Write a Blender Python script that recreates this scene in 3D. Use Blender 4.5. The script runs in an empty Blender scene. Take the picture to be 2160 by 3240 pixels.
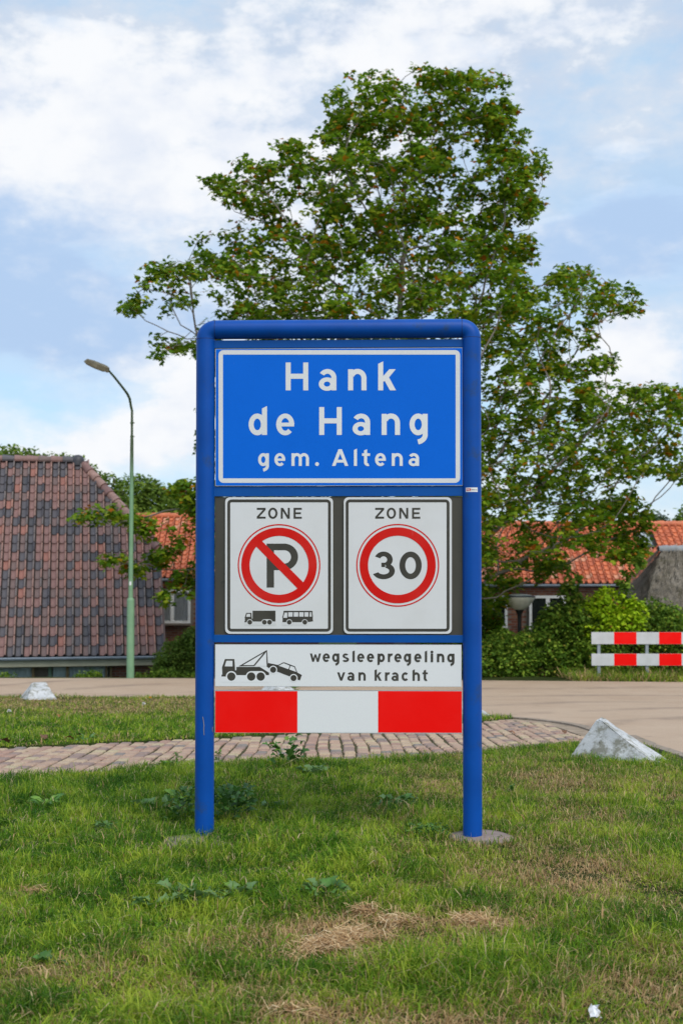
import bpy, bmesh, math, random
import numpy as np
from math import sin, cos, tan, pi, radians, sqrt, exp, atan2
from mathutils import Vector, Matrix, noise
from mathutils.geometry import tessellate_polygon

random.seed(7)
rng = np.random.default_rng(11)
scene = bpy.context.scene
COL = scene.collection

# ------------------------------------------------------------------ camera
F = 4000.0                      # focal length in photograph pixels (3240 high)
PITCH = radians(1.4)
SHIFT = 1825 - 1620 - F * tan(PITCH)
CAMZ = 1.45
cam_data = bpy.data.cameras.new('camera')
cam = bpy.data.objects.new('camera', cam_data)
COL.objects.link(cam)
cam.location = (0, 0, CAMZ)
cam.rotation_euler = (radians(90) + PITCH, 0, 0)
cam_data.sensor_fit = 'VERTICAL'
cam_data.sensor_height = 36
cam_data.sensor_width = 24
cam_data.lens = F / 3240 * 36
cam_data.shift_y = SHIFT / 3240
cam_data.clip_end = 3000
cam_data.clip_start = 0.1
cam_data.dof.use_dof = True
cam_data.dof.focus_distance = 7.1
cam_data.dof.aperture_fstop = 4.0
scene.camera = cam

# ------------------------------------------------------------------ light
SUN_EL, SUN_AZ = radians(50), radians(152)     # azimuth clockwise from +Y (where the light comes from)
world = bpy.data.worlds.new('World')
scene.world = world
world.use_nodes = True
nt = world.node_tree
for n in list(nt.nodes): nt.nodes.remove(n)
N, L = nt.nodes.new, nt.links.new
wout = N('ShaderNodeOutputWorld')
sky = N('ShaderNodeTexSky'); sky.sky_type = 'NISHITA'; sky.sun_disc = False
sky.sun_elevation = SUN_EL; sky.sun_rotation = SUN_AZ
sky.air_density = 1.0; sky.dust_density = 0.6; sky.ozone_density = 1.5
bg_sky = N('ShaderNodeBackground'); bg_sky.inputs['Strength'].default_value = 0.12
L(sky.outputs[0], bg_sky.inputs['Color'])
tc = N('ShaderNodeTexCoord')
def vmath(op, a, b=None):
    n = N('ShaderNodeVectorMath'); n.operation = op
    for i, v in enumerate((a, b)):
        if v is None: continue
        if isinstance(v, (tuple, list)): n.inputs[i].default_value = v
        else: L(v, n.inputs[i])
    return n
def fmath(op, a, b=None, clamp=False):
    n = N('ShaderNodeMath'); n.operation = op; n.use_clamp = clamp
    for i, v in enumerate((a, b)):
        if v is None: continue
        if isinstance(v, (int, float)): n.inputs[i].default_value = v
        else: L(v, n.inputs[i])
    return n.outputs[0]
def cnoise(scale3, scale, detail, rough, offset):
    v = vmath('MULTIPLY', tc.outputs['Generated'], scale3)
    v = vmath('ADD', v.outputs[0], offset)
    n = N('ShaderNodeTexNoise'); n.inputs['Scale'].default_value = scale
    n.inputs['Detail'].default_value = detail; n.inputs['Roughness'].default_value = rough
    L(v.outputs[0], n.inputs['Vector'])
    return n.outputs['Fac']
def ramp(fac, stops, interp='EASE'):
    r = N('ShaderNodeValToRGB'); r.color_ramp.interpolation = interp
    el = r.color_ramp.elements
    while len(el) < len(stops): el.new(0.5)
    for e, (p, c) in zip(el, stops):
        e.position = p; e.color = (c[0], c[1], c[2], 1) if isinstance(c, (tuple, list)) else (c, c, c, 1)
    L(fac, r.inputs['Fac'])
    return r.outputs['Color']
def cdir(px, py):
    v = Vector(((px - 1080) / F, 1, (1825 - py) / F)); return v.normalized()
def cloud_blob(px, py, rx, ry, gain):
    """a broad cloud bank: soft ellipse round a direction, rx/ry in photograph pixels"""
    d = cdir(px, py)
    v = vmath('SUBTRACT', tc.outputs['Generated'], tuple(d))
    v = vmath('MULTIPLY', v.outputs[0], (F / rx, 1.0, F / ry))
    ln = vmath('LENGTH', v.outputs[0])
    g = fmath('SUBTRACT', 1.0, ln.outputs['Value'], True)
    return fmath('MULTIPLY', g, gain)
# thick bright cloud
big = cnoise((1, 1, 1.7), 3.2, 8, 0.52, (3.1, 1.7, 0.6))
fine = cnoise((1, 1, 1.5), 16, 6, 0.55, (7.7, 0.2, 2.3))
puffs = cnoise((1, 1, 1.9), 26, 5, 0.6, (1.7, 5.2, 8.3))
dens = fmath('ADD', fmath('ADD', fmath('MULTIPLY', big, 0.80), fmath('MULTIPLY', fine, 0.30)), fmath('MULTIPLY', fmath('SUBTRACT', puffs, 0.5), 0.44))
for b in [(380, 320, 1100, 440, .37), (1450, 30, 900, 260, .36), (1350, 420, 500, 300, .16), (2080, 420, 300, 240, .14),
          (560, 1260, 230, 190, .26), (100, 1360, 420, 150, .07), (400, 1420, 420, 130, .09), (2030, 1130, 190, 190, .34), (600, 1420, 500, 160, .20),
          (1500, 1480, 700, 180, .18), (2150, 1600, 300, 120, .18),
          (120, 1050, 700, 330, -.13), (1700, 800, 700, 220, -.10), (330, 1230, 330, 90, -.10)]:
    dens = fmath('ADD', dens, cloud_blob(*b))
white = ramp(dens, [(0.44, 0.0), (0.80, 1.0)])
# thin grey blue sheet between
shn = cnoise((1, 1, 3.6), 4.5, 7, 0.58, (0.4, 9.1, 4.2))
sheet = fmath('ADD', shn, 0.0)
for b in [(120, 900, 1000, 400, .40), (1900, 760, 800, 300, .30), (900, 560, 700, 300, .16), (1300, 120, 420, 120, .2), (250, 90, 260, 70, .2),
          (200, 1330, 900, 200, -.18), (1950, 1050, 700, 200, -.16)]:
    sheet = fmath('ADD', sheet, cloud_blob(*b))
sheetm = ramp(sheet, [(0.42, 0.0), (0.68, 1.0)])
low = ramp(sheet, [(0.38, (0.48, 0.71, 0.93)), (0.55, (0.52, 0.69, 0.88)), (0.74, (0.405, 0.55, 0.77))])
wcol = ramp(fine, [(0.30, (0.70, 0.745, 0.83)), (0.60, (0.83, 0.845, 0.87))])
mixc = N('ShaderNodeMix'); mixc.data_type = 'RGBA'
L(white, mixc.inputs['Factor']); L(low, mixc.inputs['A']); L(wcol, mixc.inputs['B'])
bg_cloud = N('ShaderNodeBackground'); bg_cloud.inputs['Strength'].default_value = 1.0
L(mixc.outputs['Result'], bg_cloud.inputs['Color'])
cover = fmath('MAXIMUM', fmath('MAXIMUM', white, sheetm), 0.72)      # high veil everywhere
mixs = N('ShaderNodeMixShader')
L(cover, mixs.inputs[0]); L(bg_sky.outputs[0], mixs.inputs[1]); L(bg_cloud.outputs[0], mixs.inputs[2])
L(mixs.outputs[0], wout.inputs['Surface'])

sun_d = bpy.data.lights.new('sun', 'SUN'); sun_d.energy = 2.2; sun_d.angle = radians(42); sun_d.color = (1.0, 0.94, 0.85)
sun = bpy.data.objects.new('sun', sun_d); COL.objects.link(sun)
sd = Vector((sin(SUN_AZ) * cos(SUN_EL), cos(SUN_AZ) * cos(SUN_EL), sin(SUN_EL)))
sun.rotation_euler = sd.to_track_quat('Z', 'Y').to_euler()
sun.location = sd * 40
scene.view_settings.view_transform = 'Standard'
scene.view_settings.look = 'None'
scene.view_settings.exposure = 0.2
scene.view_settings.gamma = 1.0
scene.view_settings.use_curve_mapping = False
scene.cycles.max_bounces = 8
scene.cycles.transparent_max_bounces = 8

# ------------------------------------------------------------------ geometry of the place
def road_z(y):
    def sp(t, k): return k * math.log1p(exp(max(-40, min(40, t / k)))) if t / k < 40 else t
    return -0.05 * sp(y - 9.6, 0.5) + 0.0375 * sp(y - 22.0, 0.6)
def ray(px, py):
    u = (px - 1080) / F; v = (1620 + SHIFT - py) / F
    return Vector((u, cos(PITCH) - v * sin(PITCH), sin(PITCH) + v * cos(PITCH)))
def P(px, py, Y):
    """the point at depth Y that the photograph shows at that pixel"""
    d = ray(px, py); return Vector((0, 0, CAMZ)) + d * (Y / d.y)
def G(px, py):
    """the same on the ground"""
    lo, hi = 2.0, 60.0
    for _ in range(50):
        m = (lo + hi) / 2; p = P(px, py, m)
        if p.z > road_z(m): lo = m
        else: hi = m
    return P(px, py, (lo + hi) / 2)
def interp(x, pts):
    if x <= pts[0][0]: return pts[0][1]
    for (a, b), (c, d) in zip(pts, pts[1:]):
        if x <= c: return b + (d - b) * (x - a) / (c - a)
    return pts[-1][1]
def sstep(a, b, x):
    t = max(0.0, min(1.0, (x - a) / (b - a))); return t * t * (3 - 2 * t)
def pts_of(lst): return sorted([(G(a, b).x, G(a, b).y) for a, b in lst])
PATH_NEAR = [(-12, 7.4)] + pts_of([(0, 2452), (300, 2440), (615, 2412), (1200, 2400), (1500, 2378), (1780, 2352)])
PATH_FAR = [(-12, 9.8)] + pts_of([(0, 2363), (300, 2350), (615, 2335), (1100, 2312), (1530, 2280), (1640, 2271)])
ROAD_NEAR = [(-70, 21.8), (-8, 21.8), (-2.6, 21.6), (-0.8, 20.6), (0.7, 18.6), (1.6, 17.0)] + pts_of([(1632, 2270), (1730, 2276), (1850, 2294), (1960, 2322), (2050, 2358)])
rn_last = ROAD_NEAR[-1]
ROAD_NEAR += [(rn_last[0] + .05, rn_last[1] - 1.0), (rn_last[0] + .07, 8.0), (rn_last[0] + .08, -30)]
def road_near(x): return interp(x, ROAD_NEAR)
def road_far(x): return interp(x, [(-70, 26.8), (-5, 26.8), (0, 26.6), (3, 26.1), (7, 25.6), (70, 25.6)])
def path_near(x): return interp(x, PATH_NEAR)
def path_far(x): return interp(x, PATH_FAR)

# ------------------------------------------------------------------ helpers
def tag(o, label=None, cat=None, group=None, kind=None):
    if label: o['label'] = label
    if cat: o['category'] = cat
    if group: o['group'] = group
    if kind: o['kind'] = kind
    return o
def empty(name, loc=(0, 0, 0), rz=0.0):
    o = bpy.data.objects.new(name, None); COL.objects.link(o)
    o.location = loc; o.rotation_euler = (0, 0, rz); o.empty_display_size = 0.2
    return o
class MB:
    def __init__(s): s.v = []; s.f = []; s.m = []; s.sm = []
    def add(s, vs, fs, m=0, smooth=False):
        b = len(s.v); s.v.extend([tuple(v) for v in vs])
        for f in fs: s.f.append([i + b for i in f]); s.m.append(m); s.sm.append(smooth)
    def box(s, x0, x1, y0, y1, z0, z1, m=0):
        vs = [(x, y, z) for x in (x0, x1) for y in (y0, y1) for z in (z0, z1)]
        s.add(vs, [(0, 1, 3, 2), (4, 6, 7, 5), (0, 4, 5, 1), (2, 3, 7, 6), (0, 2, 6, 4), (1, 5, 7, 3)], m)
    def hull(s, bottom, top, m=0):
        """prism between two rings of the same length"""
        n = len(bottom)
        s.add(list(bottom) + list(top), [tuple(range(n))[::-1], tuple(range(n, 2 * n))] + [(i, (i + 1) % n, n + (i + 1) % n, n + i) for i in range(n)], m)
    def tube(s, pts, radii, sides=8, m=0, cap=True, smooth=True):
        pts = [Vector(p) for p in pts]; n = len(pts)
        if isinstance(radii, (int, float)): radii = [radii] * n
        ref = None; vs = []
        for i, p in enumerate(pts):
            d = (pts[min(i + 1, n - 1)] - pts[max(i - 1, 0)])
            if d.length < 1e-9: d = Vector((0, 0, 1))
            d.normalize()
            if ref is None: ref = d.orthogonal().normalized()
            ref = (ref - d * ref.dot(d))
            if ref.length < 1e-6: ref = d.orthogonal()
            ref.normalize(); q = d.cross(ref)
            for k in range(sides):
                a = 2 * pi * k / sides
                vs.append(p + (ref * cos(a) + q * sin(a)) * radii[i])
        fs = [(i * sides + k, i * sides + (k + 1) % sides, (i + 1) * sides + (k + 1) % sides, (i + 1) * sides + k) for i in range(n - 1) for k in range(sides)]
        s.add(vs, fs, m, smooth)
        if cap:
            s.add(vs[:sides], [tuple(range(sides))[::-1]], m); s.add(vs[-sides:], [tuple(range(sides))], m)
    def lathe(s, prof, sides=24, m=0, center=(0, 0, 0), smooth=True):
        cx, cy, cz = center; vs = []
        for r, z in prof:
            for k in range(sides):
                a = 2 * pi * k / sides; vs.append((cx + r * cos(a), cy + r * sin(a), cz + z))
        n = len(prof)
        s.add(vs, [(i * sides + k, i * sides + (k + 1) % sides, (i + 1) * sides + (k + 1) % sides, (i + 1) * sides + k) for i in range(n - 1) for k in range(sides)], m, smooth)
    def mesh(s, name, mats):
        me = bpy.data.meshes.new(name)
        me.from_pydata(s.v, [], s.f)
        for mt in (mats if isinstance(mats, (list, tuple)) else [mats]): me.materials.append(mt)
        me.polygons.foreach_set('material_index', s.m)
        me.polygons.foreach_set('use_smooth', s.sm)
        me.update(); return me
    def build(s, name, mats, parent=None, fix=True, bevel=0):
        me = s.mesh(name, mats)
        if fix:
            bm = bmesh.new(); bm.from_mesh(me); bmesh.ops.recalc_face_normals(bm, faces=bm.faces); bm.to_mesh(me); bm.free()
        o = link(name, me, parent)
        if bevel:
            b = o.modifiers.new('bevel', 'BEVEL'); b.width = bevel; b.segments = 2; b.limit_method = 'ANGLE'
        return o
def link(name, me, parent=None):
    o = bpy.data.objects.new(name, me); COL.objects.link(o)
    if parent is not None: o.parent = parent
    return o
def np_mesh(name, verts, faces_flat, sizes, mat, attrs=None, parent=None, smooth=False):
    """big meshes straight from numpy"""
    me = bpy.data.meshes.new(name)
    me.vertices.add(len(verts)); me.vertices.foreach_set('co', np.asarray(verts, np.float32).ravel())
    me.loops.add(len(faces_flat)); me.loops.foreach_set('vertex_index', np.asarray(faces_flat, np.int32))
    sizes = np.asarray(sizes, np.int32); me.polygons.add(len(sizes))
    me.polygons.foreach_set('loop_start', np.concatenate(([0], np.cumsum(sizes)[:-1])).astype(np.int32))
    try: me.polygons.foreach_set('loop_total', sizes)
    except Exception: pass
    for mt in (mat if isinstance(mat, (list, tuple)) else [mat]): me.materials.append(mt)
    for nm, data in (attrs or {}).items():
        a = me.attributes.new(nm, 'FLOAT_COLOR', 'POINT')
        c = np.ones((len(verts), 4), np.float32); c[:, :3] = data; a.data.foreach_set('color', c.ravel())
    me.update(calc_edges=True)
    if smooth: me.polygons.foreach_set('use_smooth', [True] * len(sizes))
    return link(name, me, parent)

# ------------------------------------------------------------------ materials
def srgb(r, g, b):
    f = lambda c: (c / 255) / 12.92 if c / 255 <= .04045 else ((c / 255 + .055) / 1.055) ** 2.4
    return (f(r), f(g), f(b))
class MAT:
    def __init__(s, name, rough=.6, spec=.4, metal=0.0):
        s.m = bpy.data.materials.new(name); s.m.use_nodes = True; s.t = s.m.node_tree
        s.b = s.t.nodes['Principled BSDF']
        s.b.inputs['Roughness'].default_value = rough; s.b.inputs['Metallic'].default_value = metal
        s.b.inputs['Specular IOR Level'].default_value = spec
        s.tc = None
    def n(s, t): return s.t.nodes.new(t)
    def l(s, a, b): s.t.links.new(a, b)
    def coord(s, which='Object', scale=(1, 1, 1)):
        if s.tc is None: s.tc = s.n('ShaderNodeTexCoord')
        if scale == (1, 1, 1): return s.tc.outputs[which]
        mp = s.n('ShaderNodeMapping'); mp.inputs['Scale'].default_value = scale
        s.l(s.tc.outputs[which], mp.inputs['Vector']); return mp.outputs[0]
    def noise(s, scale, detail=4, rough=.55, which='Object', stretch=(1, 1, 1)):
        x = s.n('ShaderNodeTexNoise'); x.inputs['Scale'].default_value = scale; x.inputs['Detail'].default_value = detail
        x.inputs['Roughness'].default_value = rough; s.l(s.coord(which, stretch), x.inputs['Vector']); return x.outputs['Fac']
    def ramp(s, fac, stops, interp='LINEAR'):
        r = s.n('ShaderNodeValToRGB'); r.color_ramp.interpolation = interp; el = r.color_ramp.elements
        while len(el) < len(stops): el.new(.5)
        for e, (p, c) in zip(el, stops):
            e.position = p; e.color = (c[0], c[1], c[2], 1) if isinstance(c, (tuple, list)) else (c, c, c, 1)
        s.l(fac, r.inputs['Fac']); return r.outputs['Color']
    def mix(s, fac, a, b, mode='MIX'):
        x = s.n('ShaderNodeMix'); x.data_type = 'RGBA'; x.blend_type = mode
        for k, v in (('Factor', fac), ('A', a), ('B', b)):
            sock = [i for i in x.inputs if i.name == k and (i.type == 'VALUE' if k == 'Factor' else i.type == 'RGBA')][0]
            if isinstance(v, (int, float)): sock.default_value = v
            elif isinstance(v, (tuple, list)): sock.default_value = (v[0], v[1], v[2], 1)
            else: s.l(v, sock)
        return [o for o in x.outputs if o.type == 'RGBA'][0]
    def color(s, c):
        if isinstance(c, (tuple, list)): s.b.inputs['Base Color'].default_value = (c[0], c[1], c[2], 1)
        else: s.l(c, s.b.inputs['Base Color'])
    def bump(s, h, strength=.4, dist=.01):
        b = s.n('ShaderNodeBump'); b.inputs['Strength'].default_value = strength; b.inputs['Distance'].default_value = dist
        s.l(h, b.inputs['Height']); s.l(b.outputs[0], s.b.inputs['Normal'])
    def rnd(s):
        o = s.n('ShaderNodeObjectInfo'); return o.outputs['Random']
    def island(s):
        o = s.n('ShaderNodeNewGeometry'); return o.outputs['Random Per Island']
    def translucent(s, fac, col):
        tr = s.n('ShaderNodeBsdfTranslucent'); ms = s.n('ShaderNodeMixShader'); ms.inputs[0].default_value = fac
        if isinstance(col, (tuple, list)): tr.inputs[0].default_value = (*col, 1)
        else: s.l(col, tr.inputs[0])
        out = [x for x in s.t.nodes if x.type == 'OUTPUT_MATERIAL'][0]
        s.l(s.b.outputs[0], ms.inputs[1]); s.l(tr.outputs[0], ms.inputs[2]); s.l(ms.outputs[0], out.inputs['Surface'])
def plain(name, c, rough=.6, spec=.4, metal=0., var=.12, scale=8, bump=0, bscale=60, dirt=None):
    m = MAT(name, rough, spec, metal)
    nn = m.noise(scale, 5)
    lo = tuple(x * (1 - var) for x in c); hi = tuple(min(1, x * (1 + var)) for x in c)
    col = m.ramp(nn, [(.3, lo), (.7, hi)])
    if dirt:
        d2 = m.ramp(m.noise(dirt[2], 6, .65), [(dirt[1], 0.), (dirt[1] + .15, 1.)])
        col = m.mix(d2, col, dirt[0])
    m.color(col)
    if bump: m.bump(m.noise(bscale, 4), bump, .005)
    return m.m
M = {}
M['blue_paint'] = plain('blue_paint', (0.0005, 0.066, 0.34), .42, .22, var=.12, scale=4, bump=.10, bscale=22, dirt=((.02, .06, .17), .60, 7))
M['rail_blue'] = plain('rail_blue', (0.0005, 0.075, 0.32), .5, .2, var=.08, scale=3)
M['seam'] = plain('seam', (0.004, 0.014, 0.07), .6)
def film(name, c, dots=.10, dirt=.10, tint=(.35, .33, .28)):
    """retro reflective sheeting: a fine honeycomb of cells and a few stains"""
    m = MAT(name, .5, .12)
    v = m.n('ShaderNodeTexVoronoi'); v.feature = 'DISTANCE_TO_EDGE'; v.inputs['Scale'].default_value = 260; v.inputs['Randomness'].default_value = .15
    m.l(m.coord(), v.inputs['Vector'])
    cell = m.ramp(v.outputs['Distance'], [(.02, tuple(x * (1 - dots) for x in c)), (.14, c)])
    st = m.ramp(m.noise(3.0, 7, .6), [(.45, 0.), (.8, 1.)])
    a = m.mix(st, cell, tuple(x * (1 - dirt) + t * dirt for x, t in zip(c, tint)))
    sc = m.ramp(m.noise(14, 3, .5, stretch=(3, 3, .6)), [(.74, 0.), (.78, .25)])
    a = m.mix(sc, a, tuple(min(1, x * .8 + .12) for x in c))
    m.color(a); return m.m
M['film_white'] = film('film_white', (.70, .705, .71), .14, .24)
M['film_white2'] = film('film_white2', (.76, .77, .78), .06, .08)
M['film_blue'] = film('film_blue', (.0005, .140, .70), .12, .05, (.02, .1, .4))
M['barrier_white'] = film('barrier_white', (.60, .61, .62), .06, .45, (.30, .29, .25))
M['film_red'] = film('film_red', (.93, .004, .002), .05, .03)
M['ring_red'] = film('ring_red', (.66, .010, .006), .10, .08)
M['print_dark'] = film('print_dark', (.055, .052, .043), .06, .1)
M['panel_dark'] = plain('panel_dark', (.062, .058, .046), .5, .3, var=.12, scale=4, dirt=((.018, .018, .016), .60, 6))
M['letter_white'] = film('letter_white', (.76, .77, .77), .14, .08)
M['alu'] = plain('alu', (.55, .56, .57), .4, .5, .6, var=.06)
# ================================================================== THE SIGN
PHI = radians(-1.6)
SIGN_C = P(1069, 2640, 7.1); SIGN_C.z = 0
sign = empty('town_sign', (SIGN_C.x, 7.1, 0), PHI)
tag(sign, 'blue tubular portal with town name board, zone signs and red and white board', 'town sign')
RS = Matrix.Rotation(PHI, 4, 'Z'); RSI = RS.inverted()
def S(px, py, yo=-0.02):
    """photograph pixel -> (x, z) on the sign's own plane at local depth yo"""
    o = RSI @ (Vector((0, 0, CAMZ)) - Vector((SIGN_C.x, 7.1, 0))); d = RSI @ ray(px, py)
    t = (yo - o.y) / d.y; q = o + d * t
    return q.x, q.z
PR = 0.0530
XL = (S(646, 2600, 0)[0] + S(652, 1100, 0)[0]) / 2
XR = (S(1492.5, 2600, 0)[0] + S(1492, 1100, 0)[0]) / 2
ZT = (S(1080, 1012, 0)[1] + S(1080, 1071, 0)[1]) / 2
ER = 0.056
for x in (XL, XR):
    m = MB(); m.tube([(x, 0, -.25), (x, 0, ZT - ER)], PR, 40); m.build('post', M['blue_paint'], sign)
for sx, x in ((1, XL), (-1, XR)):
    m = MB(); pts = [(x + sx * ER * (1 - cos(a)), 0, ZT - ER + ER * sin(a)) for a in [pi / 2 * i / 12 for i in range(13)]]
    m.tube(pts, PR - .0004, 40); e = m.build('elbow', M['blue_paint'], sign)
    s_ = MB(); s_.tube([(x, 0, ZT - ER - .0014), (x, 0, ZT - ER + .0014)], PR + .0003, 40)
    s_.tube([(x + sx * (ER - .0014), 0, ZT), (x + sx * (ER + .0014), 0, ZT)], PR + .0003, 40)
    s_.build('seam', M['seam'], e)
m = MB(); m.tube([(XL + ER, 0, ZT), (XR - ER, 0, ZT)], PR, 40); m.build('crossbar', M['blue_paint'], sign)
xi0, xi1 = XL + PR - .004, XR - PR + .004
def rail(py0, py1, name='rail'):
    z1, z0 = S(1069, py0, -.012)[1], S(1069, py1, -.012)[1]
    m = MB(); m.box(xi0, xi1, -.012, .018, z0, z1); return m.build(name, M['rail_blue'], sign, bevel=.0015)
rail(1075, 1099.3); rail(1538.3, 1570); rail(2009.5, 2033)
# --- polygons on the sign plane
class PR2:
    """flat print: polygons given in the pixels of a crop of the photograph; every piece lies 0.05 mm proud of the one before"""
    def __init__(s, ox, oy, sc, yo): s.o = (ox, oy, sc); s.yo = yo; s.k = 0; s.mb = MB()
    def pt(s, p, y): x, z = S(s.o[0] + p[0] * s.o[2], s.o[1] + p[1] * s.o[2], s.yo); return (x, y, z)
    def lay(s): s.k += 1; return s.yo - .0004 - .00005 * s.k
    def poly(s, pts, m=0, holes=()):
        y = s.lay(); loops = [[Vector((p[0], -p[1], 0)) for p in lp] for lp in [pts] + list(holes)]
        allp = [p for lp in [pts] + list(holes) for p in lp]
        tris = tessellate_polygon(loops)
        vs = [s.pt(p, y) for p in allp]
        out = []
        for t in tris:
            a, b, c = (Vector(vs[i]) for i in t)
            nrm = (b - a).cross(c - a)
            out.append(tuple(t) if nrm.y < 0 else tuple(t)[::-1])
        s.mb.add(vs, out, m)
    def band(s, cx, cy, rx, ry, a0, a1, w, m=0, n=None, wy=None):
        """arc band, angles in degrees, counter clockwise, 0 = right, y up"""
        n = n or max(8, int(abs(a1 - a0) / 5)); y = s.lay(); wy = wy or w
        vs = []; fs = []
        for i in range(n + 1):
            a = radians(a0 + (a1 - a0) * i / n)
            vs.append(s.pt((cx + rx * cos(a), cy - ry * sin(a)), y)); vs.append(s.pt((cx + (rx - w) * cos(a), cy - (ry - wy) * sin(a)), y))
        for i in range(n): fs.append((2 * i + 1, 2 * i, 2 * i + 2, 2 * i + 3))
        s.mb.add(vs, fs, m)
    def disc(s, cx, cy, r, m=0, n=36): s.poly([(cx + r * cos(2 * pi * i / n), cy + r * sin(2 * pi * i / n)) for i in range(n)], m)
    def rrect(s, x0, y0, x1, y1, r):
        out = []
        for cx, cy, a in ((x1 - r, y1 - r, 0), (x0 + r, y1 - r, 90), (x0 + r, y0 + r, 180), (x1 - r, y0 + r, 270)):
            for i in range(7): t = radians(a + 15 * i); out.append((cx + r * cos(t), cy + r * sin(t)))
        return out
    def frame(s, x0, y0, x1, y1, w, r, m=0):
        a = s.rrect(x0, y0, x1, y1, r); b = s.rrect(x0 + w, y0 + w, x1 - w, y1 - w, max(2, r - w)); y = s.lay(); n = len(a)
        vs = [s.pt(p, y) for p in a] + [s.pt(p, y) for p in b]
        s.mb.add(vs, [(i, n + i, n + (i + 1) % n, (i + 1) % n) for i in range(n)], m)
    def glyph(s, ch, gx, base, cap, w=.18, m=0):
        T = lambda x, z: (gx + x * cap, base - z * cap)
        X = .757
        def R(x0, z0, x1, z1): s.poly([T(x0, z0), T(x1, z0), T(x1, z1), T(x0, z1)], m)
        def Q(*pp): s.poly([T(*p) for p in pp], m)
        def A(cx, cz, rx, rz, a0, a1, ww=None, wz=None):
            ww = ww or w; c = T(cx, cz); s.band(c[0], c[1], rx * cap, rz * cap, a0, a1, ww * cap, m, None, (wz or ww) * cap)
        if ch == 'H': R(0, 0, w, 1); R(.81 - w, 0, .81, 1); R(w - .01, .415, .82 - w, .415 + w)
        elif ch == 'a':
            R(.63 - w, 0, .63, .50); A(.31, .455, .32, .31, 0, 148, w, w * .92); A(.295, .225, .295, .24, 0, 360, w, w * .82)
        elif ch == 'n' or ch == 'h':
            if ch == 'h': Q((0, 0), (w, 0), (w, 1.04), (0, .95))
            else: R(0, 0, w, X)
            A(.34, .43, .32, .34, 0, 158); R(.66 - w, 0, .66, .435)
        elif ch == 'm':
            R(0, 0, w, X); A(.32, .43, .30, .34, 0, 158, w * .95); R(.62 - w, 0, .62, .435)
            A(.75, .43, .30, .34, 0, 150, w * .95); R(1.05 - w, 0, 1.05, .435)
        elif ch == 'k':
            Q((0, 0), (w, 0), (w, 1.04), (0, .95)); Q((w - .01, .31), (w - .01, .50), (.40, X), (.63, X), (.30, .36))
            Q((.20, .40), (.36, .52), (.64, 0), (.42, 0))
        elif ch == 'd': Q((.66 - w, 0), (.66, 0), (.66, 1.04), (.66 - w, .95)); A(.31, .378, .31, .39, 0, 360)
        elif ch == 'p': Q((0, -.30), (w, -.22), (w, X), (0, X)); A(.35, .378, .31, .39, 0, 360)
        elif ch == 'e': A(.325, .378, .325, .39, 0, 316, w, w * .9); R(.08, .305, .645, .305 + w * .75)
        elif ch == 'c': A(.325, .378, .325, .39, 42, 318, w, w * .95)
        elif ch == 'g': A(.31, .378, .31, .39, 0, 360); R(.65 - w, -.02, .65, X); A(.22, 0, .43, .35, -76, 1, w)
        elif ch == 's':
            A(.30, .545, .27, .222, 28, 270, w * .95, w * .85); A(.30, .212, .31, .222, -155, 90, w * .95, w * .85)
        elif ch == 'r': R(0, 0, w, X); A(.34, .40, .32, .365, 68, 160)
        elif ch == 'v': Q((0, X), (.21, X), (.46, 0), (.27, 0)); Q((.73, X), (.53, X), (.27, 0), (.46, 0))
        elif ch == 'w':
            Q((0, X), (.20, X), (.37, 0), (.20, 0)); Q((.20, 0), (.37, 0), (.56, .68), (.42, .68))
            Q((1.0, X), (.81, X), (.62, 0), (.80, 0)); Q((.80, 0), (.62, 0), (.42, .68), (.56, .68))
        elif ch == 'i': R(0, 0, w, X); c = T(w / 2, .91); s.disc(c[0], c[1], .125 * cap, m)
        elif ch == 'l': Q((0, 0), (w, 0), (w, 1.04), (0, .95))
        elif ch == 't': Q((.12, .16), (.12 + w, .16), (.12 + w, 1.0), (.12, .93)); R(0, .60, .48, X); A(.37, .2, .25, .215, 178, 285, w, w * .9)
        elif ch == '.': c = T(.115, .11); s.disc(c[0], c[1], .115 * cap, m)
        elif ch == 'A':
            Q((0, 0), (w * 1.1, 0), (.595, 1), (.385, 1)); Q((.98, 0), (.98 - w * 1.1, 0), (.385, 1), (.595, 1)); R(.22, .20, .76, .20 + w * .9)
        elif ch == 'Z': R(0, 1 - w, .82, 1); R(0, 0, .82, w); Q((0, w), (.24, w), (.82, 1 - w), (.57, 1 - w))
        elif ch == 'O': A(.43, .5, .43, .515, 0, 360, w * 1.05, w)
        elif ch == 'N': R(0, 0, w, 1); R(.83 - w, 0, .83, 1); Q((0, 1), (w * 1.15, 1), (.83, 0), (.83 - w * 1.15, 0))
        elif ch == 'E': R(0, 0, w, 1); R(w - .01, 1 - w * .95, .76, 1); R(w - .01, 0, .76, w * .95); R(w - .01, .42, .68, .42 + w * .9)
        elif ch == 'L': R(0, 0, w, 1); R(w - .01, 0, .62, w)
        elif ch == 'P': R(0, 0, w, 1); R(w - .01, 1 - w, .42, 1); R(w - .01, .38, .42, .38 + w); A(.41, .69, .31, .31, -91, 91)
        elif ch == '3':
            A(.38, .715, .335, .295, -72, 158, w, w * .85); A(.38, .295, .415, .305, -158, 72, w, w * .88)
            R(.30, .44, .44, .44 + w * .78)
        elif ch == '0': A(.41, .5, .41, .51, 0, 360, w * 1.05, w)
    def text(s, items, base, cap, w=.18, m=0, dy=0.0):
        for ch, gx in items: s.glyph(ch, gx, base + dy * gx, cap, w, m)
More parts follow.
